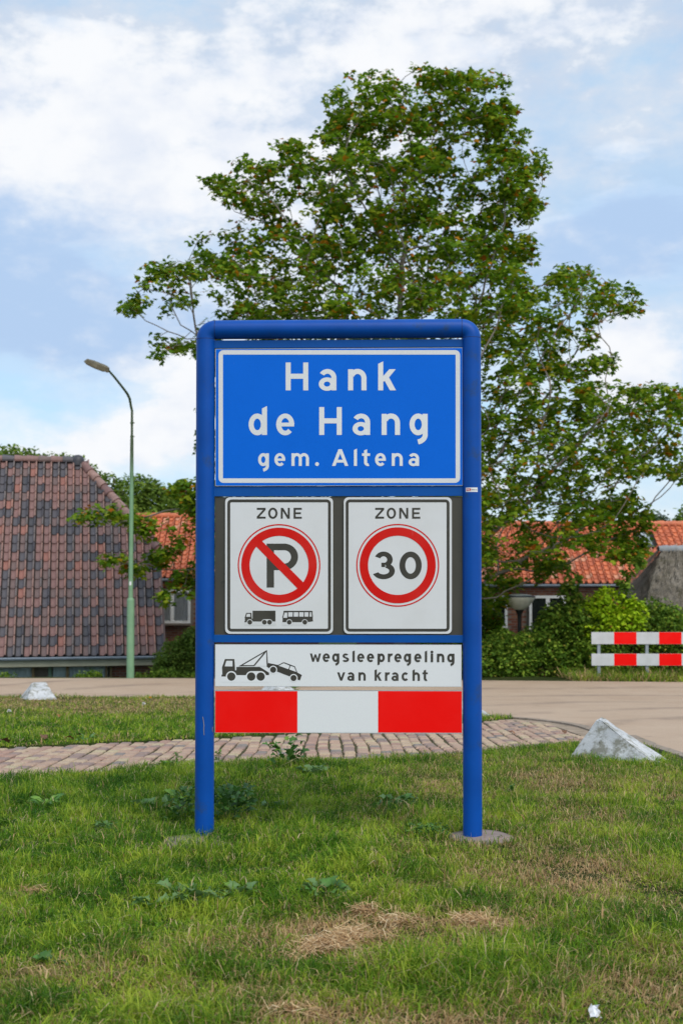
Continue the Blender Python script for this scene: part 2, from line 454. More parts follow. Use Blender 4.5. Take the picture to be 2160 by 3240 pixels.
    def letters(s, items, base, cap, w, mat, parent, dy=0.0, name='letter'):
        """every letter a cut piece of film of its own"""
        for ch, gx in items:
            s.mb = MB(); s.glyph(ch, gx, base + dy * gx, cap, w, 0)
            s.mb.build(name if ch != '.' else 'full_stop', mat, parent, fix=False)
    def build(s, name, mats, parent): return s.mb.build(name, mats, parent, fix=False)
def panel(name, px0, py0, px1, py1, y0, y1, mat, parent, bev=0.0, inset=0.0):
    a = S(px0, py1, y0); b = S(px1, py0, y0)
    m = MB(); m.box(a[0] + inset, b[0] - inset, y0, y1, a[1] + inset, b[1] - inset)
    return m.build(name, mat, parent, bevel=bev)
def rpanel(name, pr, x0, y0, x1, y1, r, yf, yb, mat, parent):
    ring = pr.rrect(x0, y0, x1, y1, r); m = MB()
    f = [pr.pt(p, yf) for p in ring]; b = [(p[0], yb, p[2]) for p in f]; m.hull(b, f); return m.build(name, mat, parent)
C1 = (600, 1000, .61224); C2 = (600, 1540, .61224); C3 = (600, 2000, .61224)
# --- town name board
nb = panel('name_board', 681.2, 1099.8, 1461.6, 1537.8, -.020, .006, M['alu'], sign)
tag(nb, 'blue town name board with white border and lettering')
f = panel('blue_film', 682.6, 1101, 1461.2, 1536.4, -.0206, -.0202, M['film_blue'], nb)
d = PR2(*C1, -.0206); d.frame(149.5, 176, 1396, 862, 23, 26); d.build('border', M['letter_white'], nb)
d = PR2(*C1, -.0206); d.letters([('H', 496), ('a', 667), ('n', 818), ('k', 973)], 384, 144, .182, M['letter_white'], nb)
d = PR2(*C1, -.0206); d.letters([('d', 305), ('e', 447), ('H', 669), ('a', 841), ('n', 991), ('g', 1135)], 614.5, 144, .182, M['letter_white'], nb)
d = PR2(*C1, -.0206); d.letters([('g', 354), ('e', 438), ('m', 526), ('.', 648), ('A', 735), ('l', 848), ('t', 890), ('e', 957), ('n', 1043), ('a', 1130)], 774.5, 86, .185, M['letter_white'], nb)
# --- dark back panel with the two zone signs
bp = panel('backing_panel', 680.2, 1571.5, 1461.8, 2008, -.004, .006, M['panel_dark'], sign)
def zone(dx, x0, x1, b0, b1):
    pr = PR2(*C2, -.016)
    z = rpanel('zone_sign', pr, x0, 54.5, x1, 760, 24, -.016, -.0045, M['film_white'], sign)
    d = PR2(*C2, -.0162); d.frame(b0, 65.5, b1, 749, 15, 22); d.build('border', M['print_dark'], z)
    d = PR2(*C2, -.0162); d.letters([('Z', 347 + dx), ('O', 406 + dx), ('N', 471 + dx), ('E', 537 + dx)], 165, 56, .185, M['print_dark'], z)
    return z
z1 = zone(0, 184, 740, 195, 729.5); tag(z1, 'no parking zone sign for lorries and buses')
d = PR2(*C2, -.0162)
R_ = lambda x0, y0, x1, y1: d.poly([(x0, y0), (x1, y0), (x1, y1), (x0, y1)])
R_(398, 294, 436, 521); R_(435, 294, 490, 328); R_(435, 397, 490, 431); d.band(489, 362.5, 71, 68.5, -91, 91, 36, 0, 40, 34)
d.build('letter_p', M['print_dark'], z1)
d = PR2(*C2, -.0167)
d.band(462, 406, 213, 213, 0, 360, 6.5, 0, 96); d.band(462, 406, 195, 195, 0, 360, 43, 0, 96)
d.poly([(375, 282), (590, 497), (562, 531), (338, 303)]); d.build('prohibition_ring', M['ring_red'], z1)
CV = (750, 1910, .16582)
WH = [M['print_dark'], M['film_white']]
d = PR2(*CV, -.0162)
d.poly([(143, 355), (143, 332), (150, 332), (150, 270), (145, 270), (176, 174), (276, 174), (280, 250), (284, 290), (296, 290), (296, 134), (733, 134), (733, 340), (296, 340), (296, 355)], 0, [[(190, 192), (252, 192), (258, 250), (173, 250)]])
for x in (244, 522, 620): d.disc(x, 354, 57, 1)
d.poly([(522, 297), (620, 297), (620, 352), (522, 352)], 1); d.poly([(143, 356), (740, 356), (740, 414), (143, 414)], 1)
for x in (244, 522, 620): d.disc(x, 354, 45, 0)
d.build('lorry_symbol', WH, z1)
d = PR2(*CV, -.0162)
wins = [[(908, 168), (960, 168), (956, 270), (880, 268)]] + [[(x, 162), (x + 86, 162), (x + 84, 247), (x - 2, 247)] for x in (977, 1082, 1186)] + [[(1289, 162), (1364, 162), (1362, 247), (1287, 247)], [(1389, 162), (1416, 162), (1426, 247), (1382, 247)]]
d.poly([(863, 354), (863, 342), (868, 342), (868, 270), (862, 262), (888, 165), (884, 150), (896, 136), (1432, 136), (1442, 150), (1437, 165), (1446, 240), (1444, 322), (1452, 322), (1452, 334), (1345, 354)], 0, wins)
for x in (996, 1292): d.disc(x, 354, 57, 1)
d.poly([(860, 355), (1345, 355), (1345, 414), (860, 414)], 1)
for x in (996, 1292): d.disc(x, 354, 45, 0)
d.build('bus_symbol', WH, z1)
z2 = zone(611, 796, 1353, 805.5, 1341.5); tag(z2, 'speed limit 30 zone sign')
d = PR2(*C2, -.0162); d.letters([('3', 948), ('0', 1083)], 476.5, 140, .205, M['print_dark'], z2, 0.0, 'numeral')
d = PR2(*C2, -.0167); d.band(1074, 406, 214, 214, 0, 360, 6.5, 0, 96); d.band(1074, 406, 196.5, 196.5, 0, 360, 43.5, 0, 96); d.build('prohibition_ring', M['ring_red'], z2)
# --- tow away board
tb = panel('tow_away_board', 680.2, 2040, 1459.2, 2171.6, -.020, .004, M['alu'], sign)
panel('white_film', 681.4, 2041, 1458.4, 2170.6, -.0206, -.0202, M['film_white2'], tb)
CT = (680, 2040, .19133)
d = PR2(*CT, -.0206)
d.poly([(110, 526), (110, 494), (124, 494), (119, 372), (166, 236), (322, 236), (336, 422), (355, 422), (355, 366), (742, 366), (896, 462), (896, 502), (355, 502), (355, 526)], 0, [[(190, 264), (292, 264), (292, 357), (163, 357)]])
d.disc(272, 526, 90, 1); d.disc(601, 526, 90, 1); d.disc(757, 526, 90, 1)
d.poly([(601, 436), (757, 436), (757, 524), (601, 524)], 1); d.poly([(108, 527), (898, 527), (898, 618), (108, 618)], 1)
for x in (272, 601, 757): d.disc(x, 526, 69, 0)
d.poly([(392, 355), (862, 84), (876, 318), (912, 345), (905, 392), (857, 362), (850, 118), (655, 352)], 0)
d.poly([(466, 336), (802, 140), (640, 336)], 1); d.poly([(668, 352), (848, 126), (850, 352)], 1)
d.poly([(880, 300), (1036, 332), (1050, 332), (1128, 291), (1150, 291), (1322, 356), (1362, 458), (1438, 500), (1404, 590), (1290, 545), (1020, 440), (872, 372)], 0,
       [[(1052, 345), (1138, 302), (1236, 342), (1216, 404)], [(1250, 347), (1312, 366), (1346, 450), (1230, 408)]])
d.disc(963, 413, 66, 1); d.disc(1300, 550, 66, 1)
d.disc(963, 413, 51, 0); d.disc(1300, 550, 51, 0)
d.build('tow_truck_symbol', [M['print_dark'], M['film_white2']], tb)
CW = (960, 2040, .31888)
d = PR2(*CW, -.0206)
d.letters([('w', 64), ('e', 190), ('g', 284), ('s', 384), ('l', 485), ('e', 532), ('e', 628), ('p', 733), ('r', 835), ('e', 900), ('g', 994), ('e', 1097), ('l', 1202), ('i', 1261), ('n', 1322), ('g', 1424)], 169.5, 110, .205, M['print_dark'], tb, .0016)
d = PR2(*CW, -.0206)
d.letters([('v', 333), ('a', 434), ('n', 544), ('k', 704), ('r', 807), ('a', 872), ('c', 972), ('h', 1080), ('t', 1178)], 356, 110, .205, M['print_dark'], tb, .0012)
# --- red and white board
rb = panel('striped_board', 680.0, 2186, 1461, 2318.6, -.020, .004, M['alu'], sign)
for i, (a, b, mt) in enumerate(((681.2, 940.6, 'film_red'), (940.9, 1195.3, 'film_white2'), (1195.6, 1459.8, 'film_red'))):
    o = panel('red_field' if mt == 'film_red' else 'white_field', a, 2187.2, b, 2317.6, -.0206, -.0202, M[mt], rb)
# --- maker's sticker on the right post
st = MB(); CS = (1440, 1520, .063776)
def cyl(px, py, r):
    x, z = S(px, py, -PR); dx = max(-.99, min(.99, (x - XR) / r)); return (x, -sqrt(max(0, r * r - (x - XR) ** 2)), z)
def onpost(mb, pts_px, r, m=0, nx=10):
    (x0, y0), (x1, y1) = pts_px
    for i in range(nx):
        a = x0 + (x1 - x0) * i / nx; b = x0 + (x1 - x0) * (i + 1) / nx
        mb.add([cyl(a, y1, r), cyl(b, y1, r), cyl(b, y0, r), cyl(a, y0, r)], [(0, 1, 2, 3)], m, True)
def cs(x, y): return (CS[0] + x * CS[2], CS[1] + y * CS[2])
onpost(st, (cs(518, 350), cs(1102, 570)), PR + .0004); onpost(st, (cs(545, 398), cs(762, 515)), PR + .0007, 1)
stk = st.build('maker_sticker', [M['film_white2'], M['ring_red']], sign, fix=False)
class PR3(PR2):
    def pt(s, p, y):
        return cyl(*cs(*p), PR + .0009 + .00004 * s.k)
d = PR3(*CS, 0)
d.text([('P', 566), ('O', 622), ('L', 690)], 495, 72, .24, 0); d.text([('H', 790), ('e', 842), ('t', 880), ('e', 915), ('r', 960), ('e', 996), ('n', 1040)], 487, 52, .22, 1)
d.build('lettering', [M['film_white2'], M['print_dark']], stk)
# straw bits stuck on the left post
m = MB()
for pts in ([(642, 2268), (644, 2282), (646, 2296), (645, 2308), (646, 2326)], [(671, 2302), (670, 2312), (671, 2318)]):
    q = []
    for a, b in pts:
        x, z = S(a, b, -PR); q.append((x, -sqrt(max(0, (PR + .001) ** 2 - (x - XL) ** 2)), z))
    m.tube(q, .0013, 5)
M['straw'] = plain('straw', (.42, .33, .19), .8, .2, var=.2, scale=20)
tag(m.build('straw_bits', M['straw']), 'dry grass straws stuck to the left blue post beside the red board', 'straw').matrix_world = sign.matrix_basis @ Matrix.Identity(4)
# concrete footings
M['concrete'] = plain('concrete', (.26, .205, .185), .9, .2, var=.18, scale=9, bump=.5, bscale=40, dirt=((.12, .10, .08), .58, 14))
def footing(px, py, r, z, label):
    x = (RS @ Vector((px, 0, 0))).x + SIGN_C.x; y = 7.1 + (RS @ Vector((px, 0, 0))).y
    m = MB(); m.lathe([(0, z + .001), (r * .55, z), (r * .97, z - .004), (r, z - .012), (r * 1.0, -.3), (0, -.3)], 40, center=(0, 0, 0))
    for i, v in enumerate(m.v):
        n_ = noise.noise(Vector(v) * 7) * .006; m.v[i] = (v[0] * (1 + n_ * 2), v[1] * (1 + n_ * 2), v[2] + (n_ if v[2] > -.2 else 0))
    o = m.build('concrete_footing', M['concrete']); o.location = (x + .045, y + py, 0); tag(o, label, 'footing', 'concrete footings of the sign posts')
footing(XR, -.02, .185, .012, 'round concrete footing bare around the right blue post')
footing(XL - .075, -.16, .18, .010, 'round concrete footing mostly overgrown by grass at the left blue post')
# ================================================================== GROUND
def bumps(x, y):
    return .022 * noise.noise(Vector((x * .9, y * .9, 3.1))) + .010 * noise.noise(Vector((x * 2.7, y * 2.7, 7.7)))
def on_road(x, y): return road_near(x) < y < road_far(x)
def on_path(x, y): return path_near(x) < y < path_far(x) and y < road_near(x)
def ground_z(x, y):
    z = road_z(y)
    rn, rf = road_near(x), road_far(x)
    if y > rf:
        t = sstep(rf + (1.3 if x > 1.5 else .25), rf + 7.5, y)
        return z - .02 - 2.1 * t + bumps(x, y) * .6
    pn, pf = path_near(x), path_far(x)
    hard = y > rn - .05 or (pn - .02 < y < pf + .02)
    if hard: return z - .07
    edge = min(abs(y - pn), abs(y - pf), abs(rn - y)); k = min(1.0, edge / .5)
    near = 1 - sstep(3.0, 3.6, abs(x) * .0)
    return z - .004 + bumps(x, y) * k * (1 if y < pn else .6)
def axis(lo, hi, dlo, dhi, step, far):
    a = list(np.arange(dlo, dhi, step)); b = [dhi]; g = step
    while b[-1] < hi: g *= 1.35; b.append(min(hi, b[-1] + g))
    c = [dlo]; g = step
    while c[-1] > lo: g *= 1.35; c.append(max(lo, c[-1] - g))
    return c[::-1][:-1] + a + b
xs = axis(-600, 600, -7, 7, .09, 0); ys = axis(-80, 900, 2.2, 27, .09, 0)
vs = [(x, y, ground_z(x, y)) for y in ys for x in xs]
nx = len(xs); ff = []
for j in range(len(ys) - 1):
    for i in range(nx - 1): ff += [j * nx + i, j * nx + i + 1, (j + 1) * nx + i + 1, (j + 1) * nx + i]
m = MAT('soil', .95, .1)
c1 = m.ramp(m.noise(1.3, 8, .6), [(.3, (.035, .055, .012)), (.55, (.055, .075, .018)), (.75, (.11, .09, .04))])
c2 = m.ramp(m.noise(30, 5, .7), [(.35, (.4, .4, .4)), (.7, (1, 1, 1))])
m.color(m.mix(1.0, c1, c2, 'MULTIPLY')); m.bump(m.noise(45, 5), .8, .02); M['soil'] = m.m
tag(np_mesh('ground', vs, ff, [4] * (len(ff) // 4), M['soil'], smooth=True), kind='structure')
# --- road
m = MAT('road_surface', .82, .25)
base = m.ramp(m.noise(.9, 6, .6), [(.3, (.47, .335, .235)), (.7, (.54, .40, .29))])
grit = m.ramp(m.noise(260, 3, .6), [(.35, (.72, .72, .72)), (.65, (1.1, 1.1, 1.1))])
a = m.mix(1.0, base, grit, 'MULTIPLY')
wv = m.n('ShaderNodeTexWave'); wv.wave_type = 'RINGS'; wv.rings_direction = 'Z'; wv.inputs['Scale'].default_value = .16; wv.inputs['Distortion'].default_value = 3.5
wv.inputs['Detail'].default_value = 2
mp = m.n('ShaderNodeMapping'); mp.inputs['Location'].default_value = (-6.5, -11.5, 0); m.l(m.coord(), mp.inputs['Vector']); m.l(mp.outputs[0], wv.inputs['Vector'])
tr = m.ramp(wv.outputs['Fac'], [(.80, 0.), (.97, .55)])
tr = m.mix(m.ramp(m.noise(.7, 5, .7), [(.42, 0.), (.66, 1.)]), (0, 0, 0), tr)
a = m.mix(tr, a, (.17, .125, .10))
st = m.ramp(m.noise(2.6, 7, .75), [(.58, 0.), (.70, .40)])
a = m.mix(st, a, (.22, .17, .13))
m.color(a); m.bump(m.noise(180, 4), .35, .004); M['road'] = m.m
def road_near_x(y):
    if y > 16.5 and y >= ROAD_NEAR[1][1]: return -70
    for (a, b), (c, d) in zip(ROAD_NEAR, ROAD_NEAR[1:]):
        if d <= y <= b and b > d: return a + (c - a) * (b - y) / (b - d)
    return ROAD_NEAR[-1][0]
V, Fc = [], []
def sheet(rows):
    b0 = len(V); n = len(rows[0])
    for r_ in rows: V.extend(r_)
    for i in range(len(rows) - 1):
        for k in range(n - 1): q = b0 + i * n + k; Fc.extend([q, q + 1, q + n + 1, q + n])
yr = list(np.linspace(-30, 8, 20)) + list(np.linspace(8.2, 21.8, 110))
sheet([[(road_near_x(y) + (70 - road_near_x(y)) * (k / 30) ** 2, y, road_z(y) - .012) for k in range(31)] for y in yr])
cx = list(np.linspace(-70, 70, 90))
sheet([[(x, 21.8 + (road_far(x) - 21.8) * k / 30, road_z(21.8 + (road_far(x) - 21.8) * k / 30) - .012) for x in cx] for k in range(31)])
tag(np_mesh('road', V, Fc, [4] * (len(Fc) // 4), M['road'], smooth=True), kind='structure')
# --- kerb along the bend and the worn band beside it
def edge_pts(n, lo, hi):
    seg = [(Vector((a, b))) for a, b in ROAD_NEAR if b > -1]
    ds = [0]
    for p, q in zip(seg, seg[1:]): ds.append(ds[-1] + (q - p).length)
    out = []
    for i in range(n):
        t = lo + (hi - lo) * i / (n - 1)
        for k in range(len(seg) - 1):
            if ds[k] <= t <= ds[k + 1] + 1e-6:
                u = (t - ds[k]) / max(1e-6, ds[k + 1] - ds[k]); out.append(seg[k].lerp(seg[k + 1], u)); break
    # smooth
    for _ in range(6): out = [out[0]] + [(out[i - 1] + out[i] * 2 + out[i + 1]) / 4 for i in range(1, len(out) - 1)] + [out[-1]]
    return out
seg = [Vector(p) for p in ROAD_NEAR if p[1] > -1]
tot = sum((q - p).length for p, q in zip(seg, seg[1:]))
start = sum((q - p).length for p, q in zip(seg, seg[1:]) if q.x <= 2.0)
EP = edge_pts(90, start, tot)
M['kerb'] = plain('kerb', (.30, .24, .19), .9, .2, var=.2, scale=14, bump=.5, bscale=60, dirt=((.12, .11, .07), .55, 10))
def strip(pts, o0, o1, z0, z1, mb, mi=0):
    n = len(pts)
    L_, R2 = [], []
    for i, p in enumerate(pts):
        t = (pts[min(n - 1, i + 1)] - pts[max(0, i - 1)]).normalized(); nn = Vector((-t.y, t.x))   # left of travel = road side
        a = p + nn * o0; b = p + nn * o1
        L_.append((a.x, a.y)); R2.append((b.x, b.y))
    vs = [(x, y, road_z(y) + z1) for x, y in L_] + [(x, y, road_z(y) + z1) for x, y in R2] + [(x, y, road_z(y) + z0) for x, y in L_] + [(x, y, road_z(y) + z0) for x, y in R2]
    f = []
    for i in range(n - 1): f += [(i, i + 1, n + i + 1, n + i), (i, 2 * n + i, 2 * n + i + 1, i + 1), (n + i, n + i + 1, 3 * n + i + 1, 3 * n + i)]
    f += [(0, n, 3 * n, 2 * n), (n - 1, 3 * n - 1, 4 * n - 1, 2 * n - 1)]
    mb.add(vs, f, mi)
kerb = empty('kerb'); tag(kerb, kind='structure')
i = 0
while i < len(EP) - 5:          # kerb stones, each its own piece
    mb = MB(); strip([Vector(p) for p in EP[i:i + 5]], -.115, -.005, -.1, .006 + random.uniform(-.004, .004), mb)
    o = mb.build('kerb_stone', M['kerb'], kerb); i += 4
# sandy concrete verge between bricks and kerb
M['sandy'] = plain('sandy', (.33, .255, .19), .95, .15, var=.2, scale=5, bump=.6, bscale=50, dirt=((.14, .12, .07), .56, 8))
mb = MB()
strip([Vector(p) for p in EP], -.34, -.115, -.06, -.014, mb)
tag(mb.build('worn_verge', M['sandy']), kind='structure')

# --- brick path
path = empty('brick_path'); tag(path, kind='structure')
mb = MB(); xsn = list(np.linspace(-9, G(1900, 2300).x, 90)); bed = []
for x in xsn:
    a_, b_ = path_near(x) - .15, min(path_far(x) + .05, road_near(x) - .1)
    bed.append([(x, a_ + (b_ - a_) * k / 8, road_z(a_ + (b_ - a_) * k / 8) - .026) for k in range(9)])
vsb = [p for r_ in bed for p in r_]; fsb = [(i * 9 + k, (i + 1) * 9 + k, (i + 1) * 9 + k + 1, i * 9 + k + 1) for i in range(len(xsn) - 1) for k in range(8)]
mb.add(vsb, fsb); M['bed'] = plain('sand_bed', (.075, .07, .035), .95, .1, var=.35, scale=12, bump=.5)
mb.build('sand_bed', M['bed'], path)
def brick_mat(name, c):
    m = MAT(name, .85, .25)
    n1 = m.ramp(m.noise(9, 6, .65), [(.3, tuple(v * .80 for v in c)), (.7, tuple(v * 1.12 for v in c))])
    n2 = m.ramp(m.noise(70, 4, .7), [(.35, (.75, .75, .75)), (.6, (1, 1, 1))])
    sp_ = m.ramp(m.noise(5, 6, .7), [(.60, 0.), (.72, .5)])
    m.color(m.mix(sp_, m.mix(1., n1, n2, 'MULTIPLY'), (.20, .17, .11))); m.bump(m.noise(90, 4), .4, .004); return m.m
BR = [brick_mat('brick_%s' % k, c) for k, c in (('pink', (.48, .325, .24)), ('tan', (.53, .39, .27)), ('mauve', (.33, .235, .20)), ('rose', (.42, .265, .205)), ('yellow', (.52, .42, .27)), ('grey', (.27, .23, .205)))]
def brick_mesh(seed, mt):
    r = random.Random(seed); hx, hy, h, c = .0485 + r.uniform(-.002, .002), .0965 + r.uniform(-.005, .003), .05, .010
    mb = MB(); b = [(-hx, -hy), (hx, -hy), (hx, hy), (-hx, hy)]
    lo = [(x, y, -h) for x, y in b]; mid = [(x, y, -c + r.uniform(-.001, .001)) for x, y in b]
    top = [(x - math.copysign(c, x) * r.uniform(.7, 1.5), y - math.copysign(c, y) * r.uniform(.7, 1.5), r.uniform(-.001, .001)) for x, y in b]
    vs = lo + mid + top
    fs = [(i, (i + 1) % 4, 4 + (i + 1) % 4, 4 + i) for i in range(4)] + [(4 + i, 4 + (i + 1) % 4, 8 + (i + 1) % 4, 8 + i) for i in range(4)] + [(8, 9, 10, 11)]
    mb.add(vs, fs); return mb.mesh('brick', mt)
BM = [[brick_mesh(10 * i + j, mt) for j in range(3)] for i, mt in enumerate(BR)]
spots = []
NC = 74; r_ = random.Random(5)
for ci in range(NC):
    x0 = -5.4 + ci * .1115
    y = 8.4 + r_.uniform(0, .2)
    while y < 16.5:
        y += .2145 + r_.uniform(-.002, .004)
        yw = y + .0 * ci
        x = x0 + .036 * noise.noise(Vector((ci * .35, y * .8, 0))) + .035 * noise.noise(Vector((x0 * .4, y * .35, 5))) + r_.uniform(-.003, .003)
        if not (path_near(x) - .12 < yw < path_far(x) + .02): continue
        if yw > road_near(x) - .2 or x > G(1900, 2300).x: continue
        near_e = min((Vector((x, yw)) - p).length for p in EP)
        if near_e < .30: continue
        z = road_z(yw) - .010 + .010 * noise.noise(Vector((x * 1.3, yw * 1.3, 9))) + r_.uniform(-.002, .002)
        ci_ = r_.choices(range(6), [32, 24, 16, 16, 6, 6])[0]
        vis = abs(x / yw) < .285
        spots.append((yw, x, z, ci_, r_.randrange(3), r_.uniform(-.035, .035), r_.uniform(-.030, .030), vis))
order = sorted(range(len(spots)), key=lambda i: (not spots[i][7], spots[i][0]))
sel = set(order[:299])
buf = [MB() for _ in BR]; restm = MB()
slope = math.atan(.05)
for i, (y, x, z, c, v, rz, tx, vis) in enumerate(spots):
    me = BM[c][v]; rot = Matrix.Rotation(rz, 4, 'Z') @ Matrix.Rotation(-slope * sstep(9.3, 10.2, y) + tx * .5, 4, 'X') @ Matrix.Rotation(tx, 4, 'Y')
    if i in sel:
        o = link('brick', me, path); o.matrix_local = Matrix.Translation((x, y, z)) @ rot
    else:
        restm.add([Matrix.Translation((x, y, z)) @ rot @ p.co for p in me.vertices], [tuple(p.vertices) for p in me.polygons], c)
tag(restm.build('bricks', BR, path, fix=False), kind='stuff')

# ================================================================== GRASS
GSPOT = [  # dry patches: photograph pixel, radii in metres, strength
    (1130, 2965, .25, .18, 1.0), (1010, 2935, .2, .10, .7), (1480, 2925, .30, .12, 1.0), (1740, 2775, .34, .20, .7), (1860, 2730, .30, .25, .55), (1900, 2830, .5, .2, .3),
    (1750, 2465, .30, .40, .75), (1830, 2580, .28, .25, .5), (1400, 2500, .25, .25, .45), (1330, 2450, .4, .3, .35), (60, 3110, .18, .10, .6), (260, 3070, .2, .1, .5), (650, 3010, .35, .10, .45), (820, 2960, .2, .1, .45),
    (930, 3200, .20, .10, .6), (1180, 3230, .3, .08, .6), (2050, 3130, .3, .14, .5), (2120, 3020, .2, .1, .4), (1500, 3240, .3, .05, .3), (700, 3140, .25, .08, .35), (100, 2835, .14, .05, .5),
    (2100, 2480, .4, .3, .4), (1620, 2690, .2, .15, .35)]
GW = [(G(a, b), rx, ry * 1.7, s) for a, b, rx, ry, s in GSPOT]
TALL = [(G(1350, 3090), .32, .16, 1.0), (G(1180, 3060), .2, .1, .6), (G(480, 3230), .35, .09, .9), (G(980, 3190), .12, .08, .5), (G(520, 2660), .3, .25, .5), (G(1950, 2950), .4, .3, .5),
        (G(620, 2700), .3, .2, .4), (G(2080, 2480), .3, .3, .5), (G(200, 2520), .8, .4, .3), (G(1320, 2590), .2, .2, .5), (G(1700, 3060), .3, .15, .4)]
def gnz(x, y, s, k): return noise.noise(Vector((x * s, y * s, k)))
def grass(name, N_, ygen, accept, hbase, wbase, dry_fn, seedk, tall=True):
    r = np.random.default_rng(seedk); pts = []
    while len(pts) < N_:
        u = r.random(4000); y = ygen(u); k_ = y * .29 + .12; q_ = r.random(4000); x = np.where(r.random(4000) < .82, q_ * k_, k_ + q_ ** 1.3 * (.9 + y * .08)) * np.sign(r.random(4000) - .5)
        for a, b in zip(x, y):
            if accept(a, b): pts.append((a, b))
    pts = np.array(pts[:N_]); n = len(pts)
    dry = np.empty(n); ht = np.empty(n); z = np.empty(n); tone = np.empty(n); lean = np.empty((n, 2))
    for i, (x, y) in enumerate(pts):
        dry[i] = dry_fn(x, y); z[i] = ground_z(x, y) - .004
        t = 1 + .30 * gnz(x, y, 1.7, 2.2) + .75 * gnz(x, y, 6, 4.4)
        if tall:
            for p, rx, ry, s in TALL: t += s * exp(-((x - p.x) / rx) ** 2 - ((y - p.y) / ry) ** 2)
        ht[i] = t * (1 - .45 * min(1, max(0, dry[i]))); tone[i] = .48 + .7 * gnz(x, y, 2.3, 8.8) + .75 * gnz(x, y, 8, 1.8)
        lean[i] = (gnz(x, y, 3.5, 5.5), gnz(x, y, 3.5, 15.5))
    h = hbase * ht * (.35 + 1.15 * r.random(n) ** 1.4); w = wbase * r.uniform(.6, 1.35, n)
    az = r.uniform(0, 2 * pi, n); fz = r.uniform(0, 2 * pi, n)
    ln = r.uniform(.1, 1.9, n) ** 1.1; arch = r.random(n) < .12; ln[arch] *= 1.5; h[arch] *= 1.35; w[r.random(n) < .08] *= 1.7
    isdry = r.random(n) < np.clip(dry, .04, .93)
    flat = isdry & (r.random(n) < .55)
    ln[flat] = r.uniform(1.2, 2.6, flat.sum()); h[flat] *= .6
    dx = np.cos(az) * ln * .85 + lean[:, 0] * .35; dy = np.sin(az) * ln * .85 + lean[:, 1] * .35
    sx, sy = np.cos(fz) * w / 2, np.sin(fz) * w / 2
    b = np.column_stack((pts, z))
    mid = b + np.column_stack((dx * h * .30, dy * h * .30, h * .58)); tip = b + np.column_stack((dx * h, dy * h, h * np.clip(1.05 - .34 * ln, .18, 1)))
    o1 = np.column_stack((sx, sy, np.zeros(n)))
    V = np.stack((b - o1, b + o1, mid + o1 * .8, mid - o1 * .8, tip), 1).reshape(-1, 3)
    k = np.arange(n)[:, None] * 5
    Fq = np.concatenate((k + [0, 1, 2, 3], k + [3, 2, 4]), 1).ravel()
    t = np.clip(tone + r.normal(0, .34, n), 0, 1)[:, None]
    g0, g1, g2 = np.array([.036, .125, .008]), np.array([.13, .28, .014]), np.array([.38, .47, .045])
    col = np.where(t < .5, g0 + (g1 - g0) * t * 2, g1 + (g2 - g1) * (t - .5) * 2)
    # yellow green halo where it is half dry
    hy = np.clip(dry * .9, 0, .6)[:, None] * r.random((n, 1)); col = col * (1 - hy) + np.array([.40, .37, .07]) * hy
    s0, s1 = np.array([.40, .235, .105]), np.array([.68, .49, .26]); q = r.random((n, 1)); dc = s0 + (s1 - s0) * q
    col = np.where(isdry[:, None], dc, col)
    tan_ = (r.random(n) < .03); col[tan_] = [.62, .50, .28]
    C = np.repeat(col, 5, 0)
    return np_mesh(name, V, Fq, np.tile([4, 3], n), M['grass'], {'blade': C})
m = MAT('grass_blades', .5, .12)
at = m.n('ShaderNodeAttribute'); at.attribute_name = 'blade'
m.color(at.outputs['Color']); m.translucent(.32, at.outputs['Color']); M['grass'] = m.m
FOOT = [(G(1500, 2642), .20), ]
def dry_near(x, y):
    lush = sstep(-1.6, .9, x + .25 * (y - 7)); d = .02 + (.10 + .18 * lush) * max(0, gnz(x, y, 1.1, 30)) + (.12 + .35 * lush) * max(0, gnz(x, y, 4.3, 31))
    d += .16 * sstep(-.2, 1.4, x) * (.6 + gnz(x, y, 2, 12))
    d += .22 * sstep(5.0, 4.2, y) * (.5 + 1.2 * gnz(x, y, 2, 13))
    for p, rx, ry, s in GW: d += .78 * s * exp(-((x - p.x) / rx) ** 2 - ((y - p.y) / ry) ** 2)
    return min(d, 1.0)
sgx = {0: SIGN_C.x + XR + .045, 1: SIGN_C.x + XL - .075}
def acc_near(x, y):
    if y > path_near(x) + .02 + .04 * gnz(x, y, 5, 3): return False
    if (x - sgx[0]) ** 2 + (y - 7.06) ** 2 < .175 ** 2: return random.random() < .02
    if (x - sgx[1]) ** 2 + (y - 6.92) ** 2 < .14 ** 2: return random.random() < .35
    rx_ = road_near_x(y) if y < 16.5 else 99
    if x > rx_ - .35 and random.random() < .7: return False
    return x < rx_ - .13
# sample depth so that the density in the picture stays even: pdf ~ y^-0.6
def yg(a, b, p):
    def f(u): return (a ** p + u * (b ** p - a ** p)) ** (1 / p)
    return f
g1_ = grass('grass', 350000, yg(3.75, 12.4, .62), acc_near, .052, .0042, dry_near, 3)
tag(g1_, 'mown green lawn with straw coloured patches in front of the brick path', 'grass', kind='stuff')
def dry_far(x, y):
    t = (y - path_far(x)) / max(.5, (road_near(x) - path_far(x)))
    return min(1, .05 + .70 * sstep(.35, .65, t) * sstep(1.0, .9, t) * (.75 + .6 * gnz(x, y, .8, 40)) + .3 * max(0, gnz(x, y, 2, 41)))
def acc_far(x, y): return path_far(x) + .02 + .05 * gnz(x, y, 4, 3) < y < road_near(x) + .04 * gnz(x, y, 4, 9) and x < 2.15
g2_ = grass('grass', 98000, yg(11.0, 22.0, .5), acc_far, .055, .008, dry_far, 4, False)
tag(g2_, 'strip of lawn between the brick path and the road', 'grass', kind='stuff')
